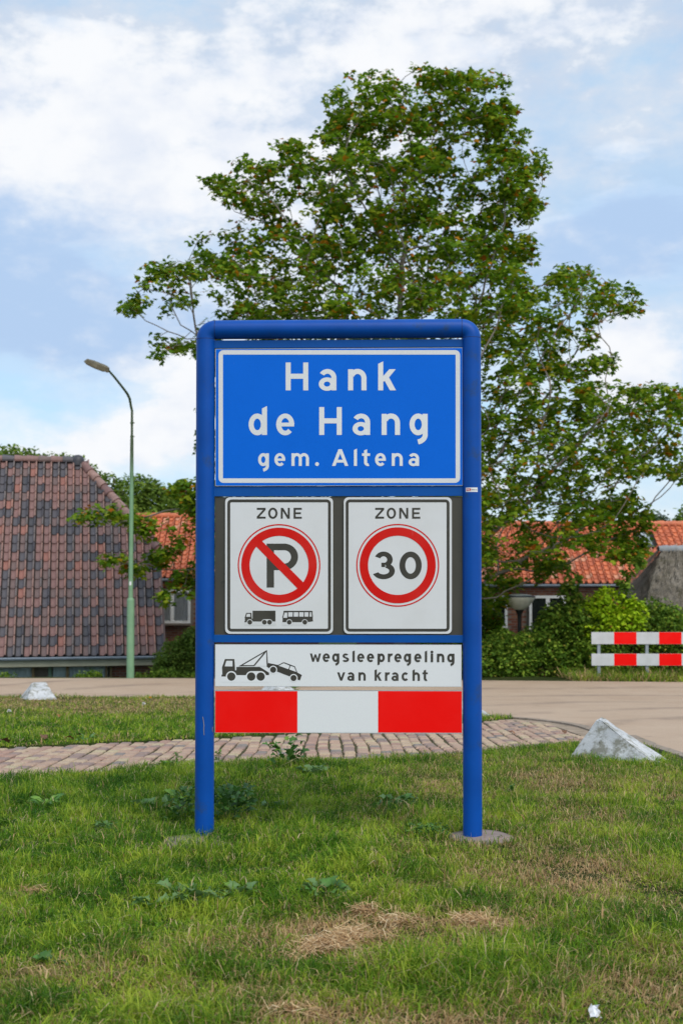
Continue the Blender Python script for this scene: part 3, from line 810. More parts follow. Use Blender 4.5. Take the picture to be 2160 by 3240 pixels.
# sprigs in the joints of the bricks
def acc_joint(x, y):
    if not on_path(x, y): return False
    ci = (x + 5.4) / .1115; x2 = .036 * noise.noise(Vector((round(ci) * .35, y * .8, 0)))
    return abs((x - x2 + 5.4 + .0557) / .1115 % 1 - .5) > .43 and gnz(x, y, 3.0, 50) > -.12
g3_ = grass('joint_grass', 15000, yg(8.6, 15.5, .6), acc_joint, .026, .007, lambda x, y: .25, 5, False)
tag(g3_, 'moss and small grass growing in the joints of the brick path', 'grass', kind='stuff')
def acc_verge(x, y): return road_far(x) + .03 * gnz(x, y, 3, 3) < y < 30.0 and x > 4.75
g4_ = grass('grass', 26000, yg(25.5, 29.5, .8), acc_verge, .20, .014, lambda x, y: .25 + .5 * max(0, gnz(x, y, .7, 60)), 6, False)
tag(g4_, 'tall verge grass behind the road under the red and white barrier', 'grass', kind='stuff')
def acc_vergel(x, y): return road_far(x) + .03 * gnz(x, y, 3, 3) < y < 28.6 and x <= 1.5 and gnz(x, y, .9, 3) > -.15
# ================================================================== HOUSES
def tile_mesh(mt, w=.21, l=.37, seed=0):
    r = random.Random(seed); mb = MB()
    prof = [(.004, -.020), (.014, .004), (.05, -.003), (.10, -.003), (.134, .008), (.144, .044), (.160, .066), (.178, .066), (.188, .040), (.192, -.020)]
    prof = [(x * w / .21, z * w / .21) for x, z in prof]
    n = len(prof); lift = .038
    def arc(x): return -.022 * sin(pi * min(1, max(0, x / (.14 * w / .21)))) if x < .14 * w / .21 else 0
    vs = [(x, arc(x), z + lift) for x, z in prof] + [(x, l, z + .004) for x, z in prof] + [(x, arc(x), z + lift - .030) for x, z in prof]
    fs = [(i, i + 1, n + i + 1, n + i) for i in range(n - 1)] + [(2 * n + i, 2 * n + i + 1, i + 1, i) for i in range(n - 1)]
    if len(mt) == 1: mb.add(vs, fs, 0, False)
    else:
        mb.add(vs, fs, 0, False); k = n - 1
        for i in range(n - 1):
            if i >= 5 and i < 8: mb.m[i] = 1; mb.m[k + i] = 1
    return mb.mesh('roof_tile', list(mt))
def tile_mat(name, c, rough=.5, lichen=.35):
    m = MAT(name, rough, .4)
    a = m.ramp(m.noise(7, 6, .65), [(.3, tuple(v * .75 for v in c)), (.7, tuple(min(1, v * 1.2) for v in c))])
    b = m.ramp(m.noise(24, 5, .7), [(.60, 0.), (.72, lichen)])
    m.color(m.mix(b, a, (.20, .19, .15))); m.bump(m.noise(60, 4), .25, .004); return m.m
TM = [tile_mat('tile_' + k, c) for k, c in (('plum', (.225, .122, .108)), ('slate', (.088, .080, .090)), ('brown', (.160, .105, .096)), ('red', (.29, .122, .092)), ('dark', (.058, .056, .064)), ('worn_red', (.42, .215, .165)), ('worn_grey', (.20, .165, .155)), ('worn_pink', (.34, .20, .165)))]
TPAIR = [(0, 7), (1, 6), (2, 7), (3, 5), (4, 1), (0, 5), (1, 1), (2, 6)]
OM = [tile_mat('pantile_' + k, c, .55, .3) for k, c in (('orange', (.64, .185, .08)), ('red', (.53, .145, .065)), ('pale', (.64, .30, .18)))]
def lay_tiles(roof, cells, meshes, mats, pick, slopeM):
    """cells: (x, s, choice) in roof coordinates; the `pick` list is built piece by piece, the rest joined"""
    rest = MB(); sel = set(pick)
    for i, (x, s_, c, j) in enumerate(cells):
        Mx = slopeM @ Matrix.Translation((x, s_, j[0])) @ Matrix.Rotation(j[1], 4, 'Z') @ Matrix.Rotation(j[2], 4, 'Y')
        me = meshes[c]
        if i in sel:
            o = link('roof_tile', me, roof); o.matrix_local = Mx
        else:
            b0 = len(rest.f); rest.add([Mx @ v.co for v in me.vertices], [tuple(p.vertices) for p in me.polygons], 0)
            for q, p in enumerate(me.polygons): rest.m[b0 + q] = mats.index(me.materials[p.material_index])
    tag(rest.build('roof_tiles', mats, roof, fix=False), kind='stuff')
def slope_matrix(a, y0=0, z0=0): return Matrix.Translation((0, y0, z0)) @ Matrix.Rotation(a, 4, 'X')
def jit(r, k=1): return (r.uniform(-.004, .004) * k, r.uniform(-.012, .012) * k, r.uniform(-.02, .02) * k)
def to_px(p):
    d = Vector(p) - Vector((0, 0, CAMZ)); c, s_ = cos(PITCH), sin(PITCH)
    f = d.y * c + d.z * s_; v = -d.y * s_ + d.z * c
    return 1080 + F * d.x / f, 1620 + SHIFT - F * v / f
M['gutter'] = plain('gutter', (.36, .42, .50), .5, .4, var=.1)
M['fascia'] = plain('fascia', (.36, .355, .26), .7, .3, var=.12, scale=3)
M['underlay'] = plain('underlay', (.03, .028, .026), .9, .1)
M['wood_green'] = plain('wood_green', (.16, .24, .17), .7, .3, var=.15)
M['wood_tan'] = plain('wood_tan', (.26, .19, .10), .7, .3, var=.15)
M['white_wood'] = plain('white_wood', (.85, .85, .84), .5, .4, var=.05)
M['curtain'] = plain('curtain', (.50, .60, .60), .9, .1, var=.1)
M['curtain_white'] = plain('curtain_white', (.88, .90, .92), .9, .1, var=.06)
M['glass'] = plain('glass', (.018, .022, .022), .06, .6, var=.3)
gm = MAT('clear_glass', .03, .5); tb_ = gm.n('ShaderNodeBsdfTransparent'); gl_ = gm.n('ShaderNodeBsdfGlossy'); gl_.inputs['Roughness'].default_value = .03
fr_ = gm.n('ShaderNodeFresnel'); fr_.inputs[0].default_value = 1.5; mg_ = gm.n('ShaderNodeMixShader'); gm.l(fr_.outputs[0], mg_.inputs[0]); gm.l(tb_.outputs[0], mg_.inputs[1]); gm.l(gl_.outputs[0], mg_.inputs[2])
gm.l(mg_.outputs[0], [x for x in gm.t.nodes if x.type == 'OUTPUT_MATERIAL'][0].inputs['Surface']); M['clear'] = gm.m
def brick_wall_mat():
    m = MAT('wall_brick', .85, .2)
    a = m.ramp(m.island(), [(0., (.22, .075, .045)), (.35, (.30, .11, .07)), (.7, (.20, .085, .06)), (1., (.36, .17, .10))])
    m.color(m.mix(1., a, m.ramp(m.noise(30, 5, .7), [(.3, (.7, .7, .7)), (.7, (1.1, 1.1, 1.1))]), 'MULTIPLY')); return m.m
M['wall_brick'] = brick_wall_mat(); M['mortar'] = plain('mortar', (.24, .20, .17), .95, .1, scale=20)
def brick_wall(wall, x0, x1, y, z0, z1, holes):
    r = random.Random(3); mb = MB(); z = z0; row = 0
    while z < z1:
        x = x0 - (.11 if row % 2 else 0)
        while x < x1:
            a, b = max(x, x0) + .005, min(x + .21, x1) - .005; c, d = z + .005, min(z + .062, z1) - .005
            if b > a + .02 and not any(hx0 < b and a < hx1 and hz0 < d and c < hz1 for hx0, hx1, hz0, hz1 in holes):
                q = y - r.uniform(.006, .012)
                mb.add([(a, q, c), (b, q, c), (b, q, d), (a, q, d), (a, y + .01, c), (b, y + .01, c), (b, y + .01, d), (a, y + .01, d)], [(0, 1, 2, 3), (4, 0, 3, 7), (1, 5, 6, 2), (3, 2, 6, 7), (4, 5, 1, 0)])
            x += .22
        z += .072; row += 1
    tag(mb.build('bricks', M['wall_brick'], wall, fix=False), kind='stuff')
# --- the big tiled roof on the left
A1 = radians(12); O1 = P(523, 2072, 33.0)
h1 = empty('house', O1, A1); tag(h1, 'low house with tall half hipped roof of mixed purple and grey tiles', 'house')
SL1 = radians(50); RL = 7.05; RX = -2.18; HS = 3.45
SM = slope_matrix(SL1)
def under_roof(mb, x0, x1, sl, rl, hs=None, rx=None, thick=.12):
    """closed slab under the tiles of the front slope"""
    n = Vector((0, -sin(sl), cos(sl)))
    P_ = lambda x, s_: Vector((x, s_ * cos(sl), s_ * sin(sl)))
    ring = [P_(x0, 0), P_(x1, 0)] + ([P_(x1, hs), P_(rx, rl)] if hs else [P_(x1, rl)]) + [P_(x0, rl)]
    mb.hull([p - n * thick for p in ring], [p - n * .004 for p in ring])
roof = MB(); under_roof(roof, -11, 0, SL1, RL, HS, RX)
ry, rz = RL * cos(SL1), RL * sin(SL1); hy, hz = HS * cos(SL1), HS * sin(SL1)
# back slope and the half hip
roof.hull([(-11, ry, rz - .15), (RX, ry, rz - .15), (0, 2 * ry - hy, hz - .15), (0, 2 * ry, -.15), (-11, 2 * ry, -.15)], [(-11, ry, rz), (RX, ry, rz), (0, 2 * ry - hy, hz), (0, 2 * ry, 0), (-11, 2 * ry, 0)])
roof.hull([(RX - .1, ry, rz - .15), (-.1, hy, hz - .15), (-.1, 2 * ry - hy, hz - .15)], [(RX, ry, rz - .004), (.12, hy, hz - .02), (.12, 2 * ry - hy, hz - .02)])
roof1 = roof.build('roof', M['underlay'], h1)
TMESH = [tile_mesh((TM[a], TM[b]), seed=i) for i, (a, b) in enumerate(TPAIR)]
cells = []; r_ = random.Random(8)
for row in range(22):
    s_ = row * .3205
    lim = 0.0 if s_ < HS else RX * (s_ - HS) / (RL - HS)
    for c_ in range(44):
        x = -.21 * (c_ + 1) + .0
        if x + .13 > lim + .02: continue
        q = noise.noise(Vector((x * 2.6 + 3, s_ * .6, 2.0))) + noise.noise(Vector((x * .5, s_ * .5, 8.0)))
        wts = [36, 16, 14, 6, 2, 16, 4, 6] if q > .0 else [16, 30, 14, 1, 10, 3, 14, 12]
        if q > .42: wts = [34, 5, 10, 22, 2, 24, 1, 2]
        cells.append((x, s_, r_.choices(range(8), wts)[0], jit(r_)))
def vis_rank(cells, Mw, SMx):
    out = []
    for i, c in enumerate(cells):
        w = Mw @ SMx @ Vector((c[0] + .1, c[1] + .15, .03)); px, py = to_px(w); ok = -25 < px < 2185 and not (615 < px < 1465 and 1070 < py < 2180)
        out.append((0 if ok else 1, w.y, i))
    return [i for _, _, i in sorted(out)]
MW = Matrix.Translation(O1) @ Matrix.Rotation(A1, 4, 'Z')
lay_tiles(roof1, cells, TMESH, TM, vis_rank(cells, MW, SM)[:290], SM)
def half_round(parent, a, b, r, mats, n, name='ridge_tile', up=Vector((0, 0, 1)), taper=.76):
    a, b = Vector(a), Vector(b); d = (b - a) / n; t = d.normalized(); side = t.cross(up).normalized(); w = side.cross(t).normalized()
    rr = random.Random(int(a.x * 100) & 1023)
    for i in range(n):
        p, q = a + d * i, a + d * (i + 1.12); mb = MB(); vs = []; K = 10
        for pt, rad in ((p, r * taper), (q, r), ):
            for k in range(K + 1):
                an = -.12 * pi + 1.24 * pi * k / K; vs.append(pt + side * cos(an) * rad + w * (sin(an) * rad))
        for pt, rad in ((q, r * .80),):
            for k in range(K + 1):
                an = -.12 * pi + 1.24 * pi * k / K; vs.append(pt + side * cos(an) * rad + w * (sin(an) * rad))
        m_ = K + 1
        mb.add(vs, [(k, k + 1, m_ + k + 1, m_ + k) for k in range(K)] + [(m_ + k, m_ + k + 1, 2 * m_ + k + 1, 2 * m_ + k) for k in range(K)], 0, False)
        mb.build(name, rr.choice(mats), parent, fix=False)
nrm = Vector((0, -sin(SL1), cos(SL1)))
half_round(roof1, (RX - .1, ry, rz + .03), (-10.8, ry, rz + .03), .145, [TM[0], TM[2], TM[2], TM[0], TM[1]], 25)
half_round(roof1, Vector((RX + .1, ry - .05, rz - .08)), Vector((.12, hy - .05, hz - .02)), .155, [TM[3], TM[0], TM[7], TM[0]], 12, 'hip_tile', up=Vector((.5, -.5, .8)))
mb = MB(); mb.lathe([(.0, .16), (.10, .14), (.17, .07), (.19, -.02), (.19, -.16)], 16, center=(RX - .05, ry, rz + .05)); mb.build('ridge_cap', TM[4], roof1)
# verge, gutter, fascia
mb = MB(); mb.hull([(-.02, 0, -.14), (.03, 0, -.14), (.03, hy, hz - .14), (-.02, hy, hz - .14)], [(-.02, -.02, .02), (.03, -.02, .02), (.03, hy, hz + .03), (-.02, hy, hz + .03)]); mb.build('verge_board', TM[2], h1)
mb = MB()
vs = []
for x in (-11, .06):
    for k in range(9): a = pi + pi * k / 8; vs.append((x, -.10 + .062 * cos(a), -.03 + .062 * sin(a)))
mb.add(vs, [(k, k + 1, 9 + k + 1, 9 + k) for k in range(8)] + [tuple(range(9)), tuple(range(9, 18))]); mb.box(-11, .06, -.168, -.160, -.04, -.012); mb.build('gutter', M['gutter'], h1)
mb = MB(); mb.box(-11, .02, -.03, .0, -.26, -.09); mb.build('fascia', M['fascia'], h1)
mb = MB(); mb.box(-11, .0, .0, .5, -.26, -.20); mb.build('soffit', M['fascia'], h1)
mb = MB(); mb.box(-1.36, 0, .45, .60, -2.9, -.26); mb.box(-11, -1.36, .45, .6, -2.9, -1.3); mb.box(-11, 0, .6, 2 * ry - .4, -2.9, -.3)
mb.hull([(-.2, .5, -.3), (-.2, 2 * ry - .5, -.3), (-.2, 2 * ry - hy - .1, hz - .2), (-.2, hy + .1, hz - .2)], [(-.05, .5, -.3), (-.05, 2 * ry - .5, -.3), (-.05, 2 * ry - hy - .1, hz - .2), (-.05, hy + .1, hz - .2)])
w1 = mb.build('wall', M['mortar'], h1); brick_wall(w1, -1.36, 0, .45, -2.2, -.27, [])
wn = MB()
for x in (-1.40, -1.52): wn.box(x, x + .05, .36, .42, -1.3, -.28)
wn.box(-11, -1.36, .36, .44, -1.34, -1.28); wn.box(-11, -1.36, .36, .44, -.30, -.255)
wf = wn.build('window_frame', M['wood_tan'], h1)
for x in (-2.52, -3.38, -4.6, -5.9, -7.2, -8.5, -9.8):
    mb = MB(); mb.box(x, x + (.09 if x == -2.95 else .07), .35, .43, -1.3, -.27); mb.build('mullion', M['wood_tan'] if x in (-2.52, -3.38, -5.9) else M['wood_green'], h1)
mb = MB(); mb.box(-2.97, -2.88, .34, .43, -1.3, -.27); mb.build('mullion', M['wood_green'], h1)
mb = MB(); mb.box(-10.9, -1.37, .385, .39, -1.3, -.28); mb.build('pane', M['clear'], h1)
for a, b in ((-2.85, -1.45), (-4.6, -3.35), (-8.4, -4.9)):
    mb = MB(); n = int((b - a) / .035); top = []; bot = []
    for i in range(n + 1):
        x = a + (b - a) * i / n; y = .47 + .018 * sin(i * 1.3) + .01 * sin(i * .5); top.append((x, y, -.29)); bot.append((x, y, -1.3))
    mb.add(top + bot, [(i, i + 1, n + 2 + i, n + 1 + i) for i in range(n)], 0, True); mb.build('curtain', M['curtain'], h1)

# --- the two orange roofed houses behind
OMESH = [tile_mesh((t,), w=.20, l=.34, seed=20 + i) for i, t in enumerate(OM)]
def window(h, x0, x1, z0, z1, y, mulls=(), curtains=False):
    mb = MB(); t = .075
    mb.box(x0, x1, y - .04, y + .02, z1 - t, z1); mb.box(x0, x1, y - .04, y + .02, z0, z0 + t); mb.box(x0, x0 + t, y - .038, y + .02, z0 + t, z1 - t); mb.box(x1 - t, x1, y - .038, y + .02, z0 + t, z1 - t)
    for q in mulls: mb.box(q - .055, q + .055, y - .036, y + .02, z0 + t, z1 - t)
    w = mb.build('window', M['white_wood'], h)
    edges = [x0 + t] + [e for q in mulls for e in (q - .055, q + .055)] + [x1 - t]
    for a, b in zip(edges[::2], edges[1::2]):
        mb = MB(); mb.box(a, b, y - .004, y + .004, z0 + t, z1 - t); mb.build('pane', M['clear'] if curtains else M['glass'], w)
        if curtains:
            mb = MB(); n = int((b - a) / .03); top = []; bot = []
            for i in range(n + 1):
                x = a + (b - a) * i / n; yy = y + .05 + .012 * sin(i * 1.9); top.append((x, yy, z1 - t)); bot.append((x, yy, z0 + t))
            mb.add(top + bot, [(i, i + 1, n + 2 + i, n + 1 + i) for i in range(n)], 0, True); mb.build('curtain', M['curtain_white'], w)
    mb = MB(); mb.box(x0 - .05, x1 + .05, y - .10, y - .01, z0 - .06, z0 - .002); mb.build('sill', M['mortar'], w)
def orange_house(label, O, rz, x0, x1, slope, rl, wall_h, wins, rows, hipl=0, sky_l=None):
    h = empty('house', O, rz); tag(h, label, 'house')
    sl = radians(slope); SMx = slope_matrix(sl); ry, rz_ = rl * cos(sl), rl * sin(sl)
    mb = MB()
    if hipl:
        n = Vector((0, -sin(sl), cos(sl))); Pq = lambda x, s_: Vector((x, s_ * cos(sl), s_ * sin(sl)))
        ring = [Pq(x0, 0), Pq(x1, 0), Pq(x1, rl), Pq(x0 + hipl, rl)]; mb.hull([p - n * .12 for p in ring], [p - n * .004 for p in ring])
        mb.hull([(x0, 0, -.12), (x0 + hipl, ry, rz_ - .12), (x0, 2 * ry, -.12)], [(x0, 0, -.01), (x0 + hipl, ry, rz_ - .01), (x0, 2 * ry, -.01)])
    else: under_roof(mb, x0, x1, sl, rl)
    mb.hull([(x0 + hipl, ry, rz_ - .15), (x1, ry, rz_ - .15), (x1, 2 * ry, -.15), (x0, 2 * ry, -.15)], [(x0 + hipl, ry, rz_), (x1, ry, rz_), (x1, 2 * ry, 0), (x0, 2 * ry, 0)])
    roof = mb.build('roof', M['underlay'], h)
    r = random.Random(len(label)); cells = []; ex = rl / rows
    for row in range(rows):
        for c in range(int((x1 - x0) / .20)):
            x = x0 + c * .20; s_ = row * ex
            if hipl and x < x0 + hipl * s_ / rl - .05: continue
            if sky_l and sky_l[0] - .2 < x < sky_l[1] and sky_l[2] - ex * .6 < s_ < sky_l[3]: continue
            pale = noise.noise(Vector((x * .7, s_ * .6, 3))) > .22
            cells.append((x, s_, r.choices(range(3), [30, 30, 40] if pale else [58, 36, 6])[0], jit(r, 1.3)))
    MWx = Matrix.Translation(O) @ Matrix.Rotation(rz, 4, 'Z')
    lay_tiles(roof, cells, OMESH, OM, vis_rank(cells, MWx, SMx)[:280], SMx)
    half_round(roof, (x0 + hipl, ry, rz_ + .03), (x1, ry, rz_ + .03), .12, OM[:2], int((x1 - x0 - hipl) / .36))
    if hipl: half_round(roof, (x0 + hipl, ry, rz_), (x0, 0, .02), .12, OM[:2], 9, 'hip_tile', up=Vector((-.4, -.4, .8)))
    mb = MB(); vs = []
    for x in (x0 - .05, x1 + .05):
        for k in range(9): a = pi + pi * k / 8; vs.append((x, -.07 + .05 * cos(a), -.03 + .06 * sin(a)))
    mb.add(vs, [(k, k + 1, 9 + k + 1, 9 + k) for k in range(8)]); mb.box(x0 - .05, x1 + .05, -.126, -.121, -.05, -.012); mb.build('gutter', M['gutter'], h)
    mb = MB(); mb.box(x0 + .25, x1 - .2, .10, 2 * ry - .3, -wall_h, -.05); mb.hull([(x0 + .3 + hipl, .3, -.05), (x1 - .2, .3, -.05), (x1 - .2, 2 * ry - .3, -.05), (x0 + .3 + hipl, 2 * ry - .3, -.05)], [(x0 + .3 + hipl, ry, rz_ - .2), (x1 - .2, ry, rz_ - .2), (x1 - .2, ry + .05, rz_ - .2), (x0 + .3 + hipl, ry + .05, rz_ - .2)])
    w = mb.build('wall', M['mortar'], h); brick_wall(w, x0 + .25, x1 - .2, .10, -wall_h, -.06, [(a, b, c, d) for a, b, c, d, _, _ in wins])
    for a, b, c, d, mu, cu in wins: window(h, a, b, c, d, .02, mu, cu)
    return h, roof
OA = P(440, 1829, 38.0)
def lx(px, O): return (px - 1080) / F * (O.y + .25) - O.x
zl = lambda py, O: P(0, py, O.y + .25).z - O.z
orange_house('brick house with orange pantile roof and net curtained window behind the lamp post', OA, radians(2), -1.6, 5.6, 32, 3.75, 4.2,
             [(lx(507, OA), lx(606, OA), zl(1971, OA), zl(1866, OA), (lx(549, OA),), True)], 14)
OB = P(1500, 1847, 36.0)
h3, roof3 = orange_house('long brick house with orange pantile roof and skylight right of the town sign', OB, radians(-1), -3.6, 8.2, 32, 3.35, 4.0,
             [(lx(1668, OB), lx(1782, OB), zl(1990, OB), zl(1884, OB), (lx(1726, OB),), False), (lx(1515, OB), lx(1600, OB), zl(1985, OB), zl(1884, OB), (lx(1556, OB),), False)], 14,
             sky_l=(lx(2032, OB) + .25, lx(2066, OB) + .3, 1.95, 2.75))
sl = radians(32); SM3 = slope_matrix(sl); xa, xb = lx(2030, OB) + .25, lx(2066, OB) + .3
mb = MB(); mb.box(xa, xb, 1.9, 2.75, .0, .10); o = mb.build('skylight', M['glass'], h3, bevel=.01); o.matrix_local = SM3
M['sky_pane'] = plain('sky_pane', (.35, .38, .40), .05, 1.0, var=.03)
mb = MB(); mb.box(xa + .04, xb - .04, 2.02, 2.71, .101, .108); mb.build('pane', M['sky_pane'], o)
# faded pale verge line where two roofs of the row meet: a line of mortar filled ridge
# --- thatched roof on the right
m = MAT('thatch', .95, .1)
a = m.ramp(m.noise(1.6, 8, .7), [(.36, (.11, .10, .065)), (.48, (.235, .205, .165)), (.66, (.38, .34, .285))])
b = m.ramp(m.noise(26, 5, .7, stretch=(1, 1, .22)), [(.3, (.45, .45, .45)), (.7, (1.15, 1.15, 1.15))])
m.color(m.mix(1., a, b, 'MULTIPLY')); m.bump(m.noise(34, 5, .7, stretch=(1, 1, .2)), .5, .02); M['thatch'] = m.m
TO = P(2092, 1728, 34.5); th = empty('thatched_house', (TO.x, 34.5, -2.8)); tag(th, 'house with steep weathered grey thatched roof behind the hedge and barrier', 'house')
Rl = Vector((TO.x, 34.5, TO.z - .12)); Rr = Rl + Vector((6, .6, 0))
Af = P(1975, 2100, 31.2); Ab = P(1850, 2010, 37.5); Ar = Af + Vector((7.5, .6, 0)); Arb = Vector((Ar.x, 38.5, Ab.z))
def slope_grid(mb, p00, p10, p01, p11, n1, n2, amp, sag=0.0):
    """p00-p10 bottom, p01-p11 top"""
    vs = []; nn = (p10 - p00).cross(p01 - p00).normalized()
    for j in range(n2 + 1):
        for i in range(n1 + 1):
            u, v = i / n1, j / n2; p = (p00.lerp(p10, u)).lerp(p01.lerp(p11, u), v)
            e = min(1, 6 * min(u, 1 - u) + .4); p = p + nn * (amp * e * (noise.noise(p * 1.1) + .5 * noise.noise(p * 4.0)) + sag * sin(pi * v)); vs.append(p - Vector((TO.x, 34.5, -2.8)))
    k = n1 + 1; mb.add(vs, [(j * k + i, j * k + i + 1, (j + 1) * k + i + 1, (j + 1) * k + i) for j in range(n2) for i in range(n1)], 0, True)
mb = MB()
slope_grid(mb, Af, Ar, Rl, Rr, 60, 40, .10, .06); slope_grid(mb, Ab, Af, Rl, Rl + Vector((.02, -.02, 0)), 24, 40, .10, .02)
slope_grid(mb, Arb, Ab, Rr, Rl, 20, 20, .05)
troof = mb.build('roof', M['thatch'], th, fix=False)
mb = MB(); r_ = random.Random(4)
for base, top, other, otop, n in ((Af, Rl, Ar, Rr, 7000), (Ab, Rl, Af, Rl, 2500)):
    nn = (other - base).cross(top - base).normalized()
    for _ in range(n):
        u, v = r_.random(), r_.random(); p = base.lerp(other, u).lerp(top.lerp(otop, u), v); d = (base.lerp(other, u) - top.lerp(otop, u)).normalized()
        d = (d + Vector((r_.uniform(-.18, .18), 0, 0)) + nn * r_.uniform(0, .22)).normalized(); l = r_.uniform(.12, .3)
        w = d.cross(nn).normalized() * r_.uniform(.006, .012); p = p + nn * (.08 * sin(pi * v) + .05 + .05 * r_.random()) - Vector((TO.x, 34.5, -2.8)); q = p + d * l
        mb.add([p - w, p + w, q + w * .3, q - w * .3], [(0, 1, 2, 3)])
tag(mb.build('thatch_reeds', M['thatch'], troof, fix=False), kind='stuff')
off = Vector((TO.x, 34.5, -2.8)); M['ridge_grey'] = plain('ridge_grey', (.27, .29, .31), .6, .3, var=.2, scale=6, bump=.3)
half_round(troof, Rl - off + Vector((-.1, 0, .02)), Rr - off + Vector((0, 0, .02)), .135, [M['ridge_grey']], 26)
mb = MB(); mb.box(Af.x + .5 - off.x, Ar.x - off.x - .4, -2.7, 3.0, 0, Af.z - off.z + .3); mb.build('wall', M['wall_brick'], th)
# ================================================================== TREES
def leaf_mat(name, stops, tr=.35, patch=None):
    m = MAT(name, .6, .10)
    isl = m.island(); c = m.ramp(isl, stops, 'CONSTANT')
    v = m.ramp(m.noise(.8, 4, .6), [(.3, (.8, .82, .8)), (.7, (1.2, 1.2, 1.05))])
    c = m.mix(1., c, v, 'MULTIPLY')
    if patch: c = m.mix(m.ramp(m.noise(*patch[0]), [(patch[1], 0.), (patch[1] + .05, patch[2])]), c, patch[3])
    m.color(c); m.translucent(tr, c); return m.m
LEAF = {}
LEAF['maple'] = leaf_mat('maple_leaves', [(0, (.06, .14, .008)), (.14, (.10, .20, .012)), (.34, (.15, .26, .016)), (.58, (.21, .31, .02)), (.80, (.30, .36, .026)), (.93, (.32, .20, .012)), (.955, (.45, .19, .012)), (.98, (.36, .11, .012))], .42,
                         ((1.9, 3, .6), .66, .45, (.22, .11, .02)))
LEAF['bush'] = leaf_mat('bush_leaves', [(0, (.075, .15, .02)), (.25, (.13, .23, .028)), (.55, (.19, .30, .036)), (.82, (.28, .38, .05)), (.97, (.42, .38, .07))])
LEAF['lime'] = leaf_mat('lime_leaves', [(0, (.26, .42, .012)), (.4, (.38, .55, .018)), (.8, (.50, .62, .03)), (.97, (.35, .16, .03))])
LEAF['far'] = leaf_mat('far_leaves', [(0, (.11, .18, .03)), (.4, (.16, .24, .04)), (.8, (.22, .29, .05))])
LEAF['grey'] = leaf_mat('greygreen_leaves', [(0, (.06, .10, .05)), (.5, (.10, .15, .07)), (.85, (.15, .19, .09))])
M['bark'] = plain('bark', (.20, .175, .145), .9, .2, var=.25, scale=5, bump=.6, bscale=25)
M['bark_dark'] = plain('bark_dark', (.09, .075, .06), .9, .2, var=.25, scale=5, bump=.6, bscale=25)
SHAPE_MAPLE = [(0, 0), (.40, .08), (.50, .50), (.20, .52), (0, 1.0)]
SHAPE_OVAL = [(0, 0), (.22, .15), (.30, .45), (.18, .8), (0, 1.0)]
def leaves(name, centers, per, spread, size, mat, parent, shape, seed, droop=.5, up=.6):
    r = np.random.default_rng(seed); c = np.repeat(np.asarray(centers, float), per, 0); n = len(c)
    off = r.normal(0, 1, (n, 3)); off /= np.linalg.norm(off, axis=1)[:, None]; off *= (r.random((n, 1)) ** .5) * spread; off[:, 2] *= .7
    p = c + off
    nrm = r.normal(0, 1, (n, 3)) * .75 + off / spread * .5; nrm[:, 2] = np.abs(nrm[:, 2]) + up; nrm /= np.linalg.norm(nrm, axis=1)[:, None]
    d = r.normal(0, 1, (n, 3)) + off / spread * .8; d[:, 2] -= droop; d -= nrm * (d * nrm).sum(1)[:, None]; d /= np.linalg.norm(d, axis=1)[:, None]
    s_ = np.cross(d, nrm); sz = size * r.uniform(.65, 1.2, n)
    k = len(shape); V = []
    fold = r.uniform(.1, .35, n)
    pts = [(x, y, 1) for x, y in shape] + [(-x, y, 1) for x, y in shape[1:-1][::-1]]
    arr = np.empty((n, len(pts), 3))
    for i, (x, y, _) in enumerate(pts):
        arr[:, i] = p + (s_ * x + d * (y - .1) - nrm * (abs(x) * fold)[:, None] - nrm * (y * y * .15)) * sz[:, None]
    m_ = len(pts); base = np.arange(n)[:, None] * m_
    half1 = list(range(k)); half2 = [k - 1] + list(range(k, m_)) + [0]
    Fq = np.concatenate((base + half1, base + half2), 1).ravel()
    return np_mesh(name, arr.reshape(-1, 3), Fq, np.tile([len(half1), len(half2)], n), mat, None, parent)
def in_poly(x, y, poly):
    c = False; j = len(poly) - 1
    for i in range(len(poly)):
        xi, yi = poly[i]; xj, yj = poly[j]
        if (yi > y) != (yj > y) and x < (xj - xi) * (y - yi) / (yj - yi) + xi: c = not c
        j = i
    return c
def grow(root, pts, step=.3, infl=2.2, kill=.40, trunk=(), iters=160, seed=1):
    """space colonisation: limbs that reach for the points"""
    r = np.random.default_rng(seed); nodes = [np.array(root, float)]; par = [-1]
    for t in trunk: nodes.append(np.array(t, float)); par.append(len(nodes) - 2)
    A = np.asarray(pts, float); best = np.full(len(A), 1e9); bi = np.zeros(len(A), int); alive = np.ones(len(A), bool)
    def upd(k0):
        for k in range(k0, len(nodes)):
            d = np.linalg.norm(A - nodes[k], axis=1); m_ = d < best; best[m_] = d[m_]; bi[m_] = k
        alive[best < kill] = False
    upd(0)
    for it in range(iters):
        if not alive.any(): break
        act = alive & (best < (infl if it > 25 else 9)); k0 = len(nodes)
        if not act.any(): act = alive
        idx = np.where(act)[0]; dirs = {}
        for i in idx:
            v = A[i] - nodes[bi[i]]; v /= np.linalg.norm(v) + 1e-9; dirs.setdefault(bi[i], []).append(v)
        for k, vv in dirs.items():
            v = np.mean(vv, 0) + r.normal(0, .12, 3)
            if par[k] >= 0: pv = nodes[k] - nodes[par[k]]; v += .35 * pv / (np.linalg.norm(pv) + 1e-9)
            v /= np.linalg.norm(v) + 1e-9
            nn = nodes[k] + v * step
            if min(np.linalg.norm(nn - nodes[q]) for q in range(max(0, len(nodes) - 40), len(nodes))) > step * .25: nodes.append(nn); par.append(k)
        if len(nodes) == k0: break
        upd(k0)
    return nodes, par
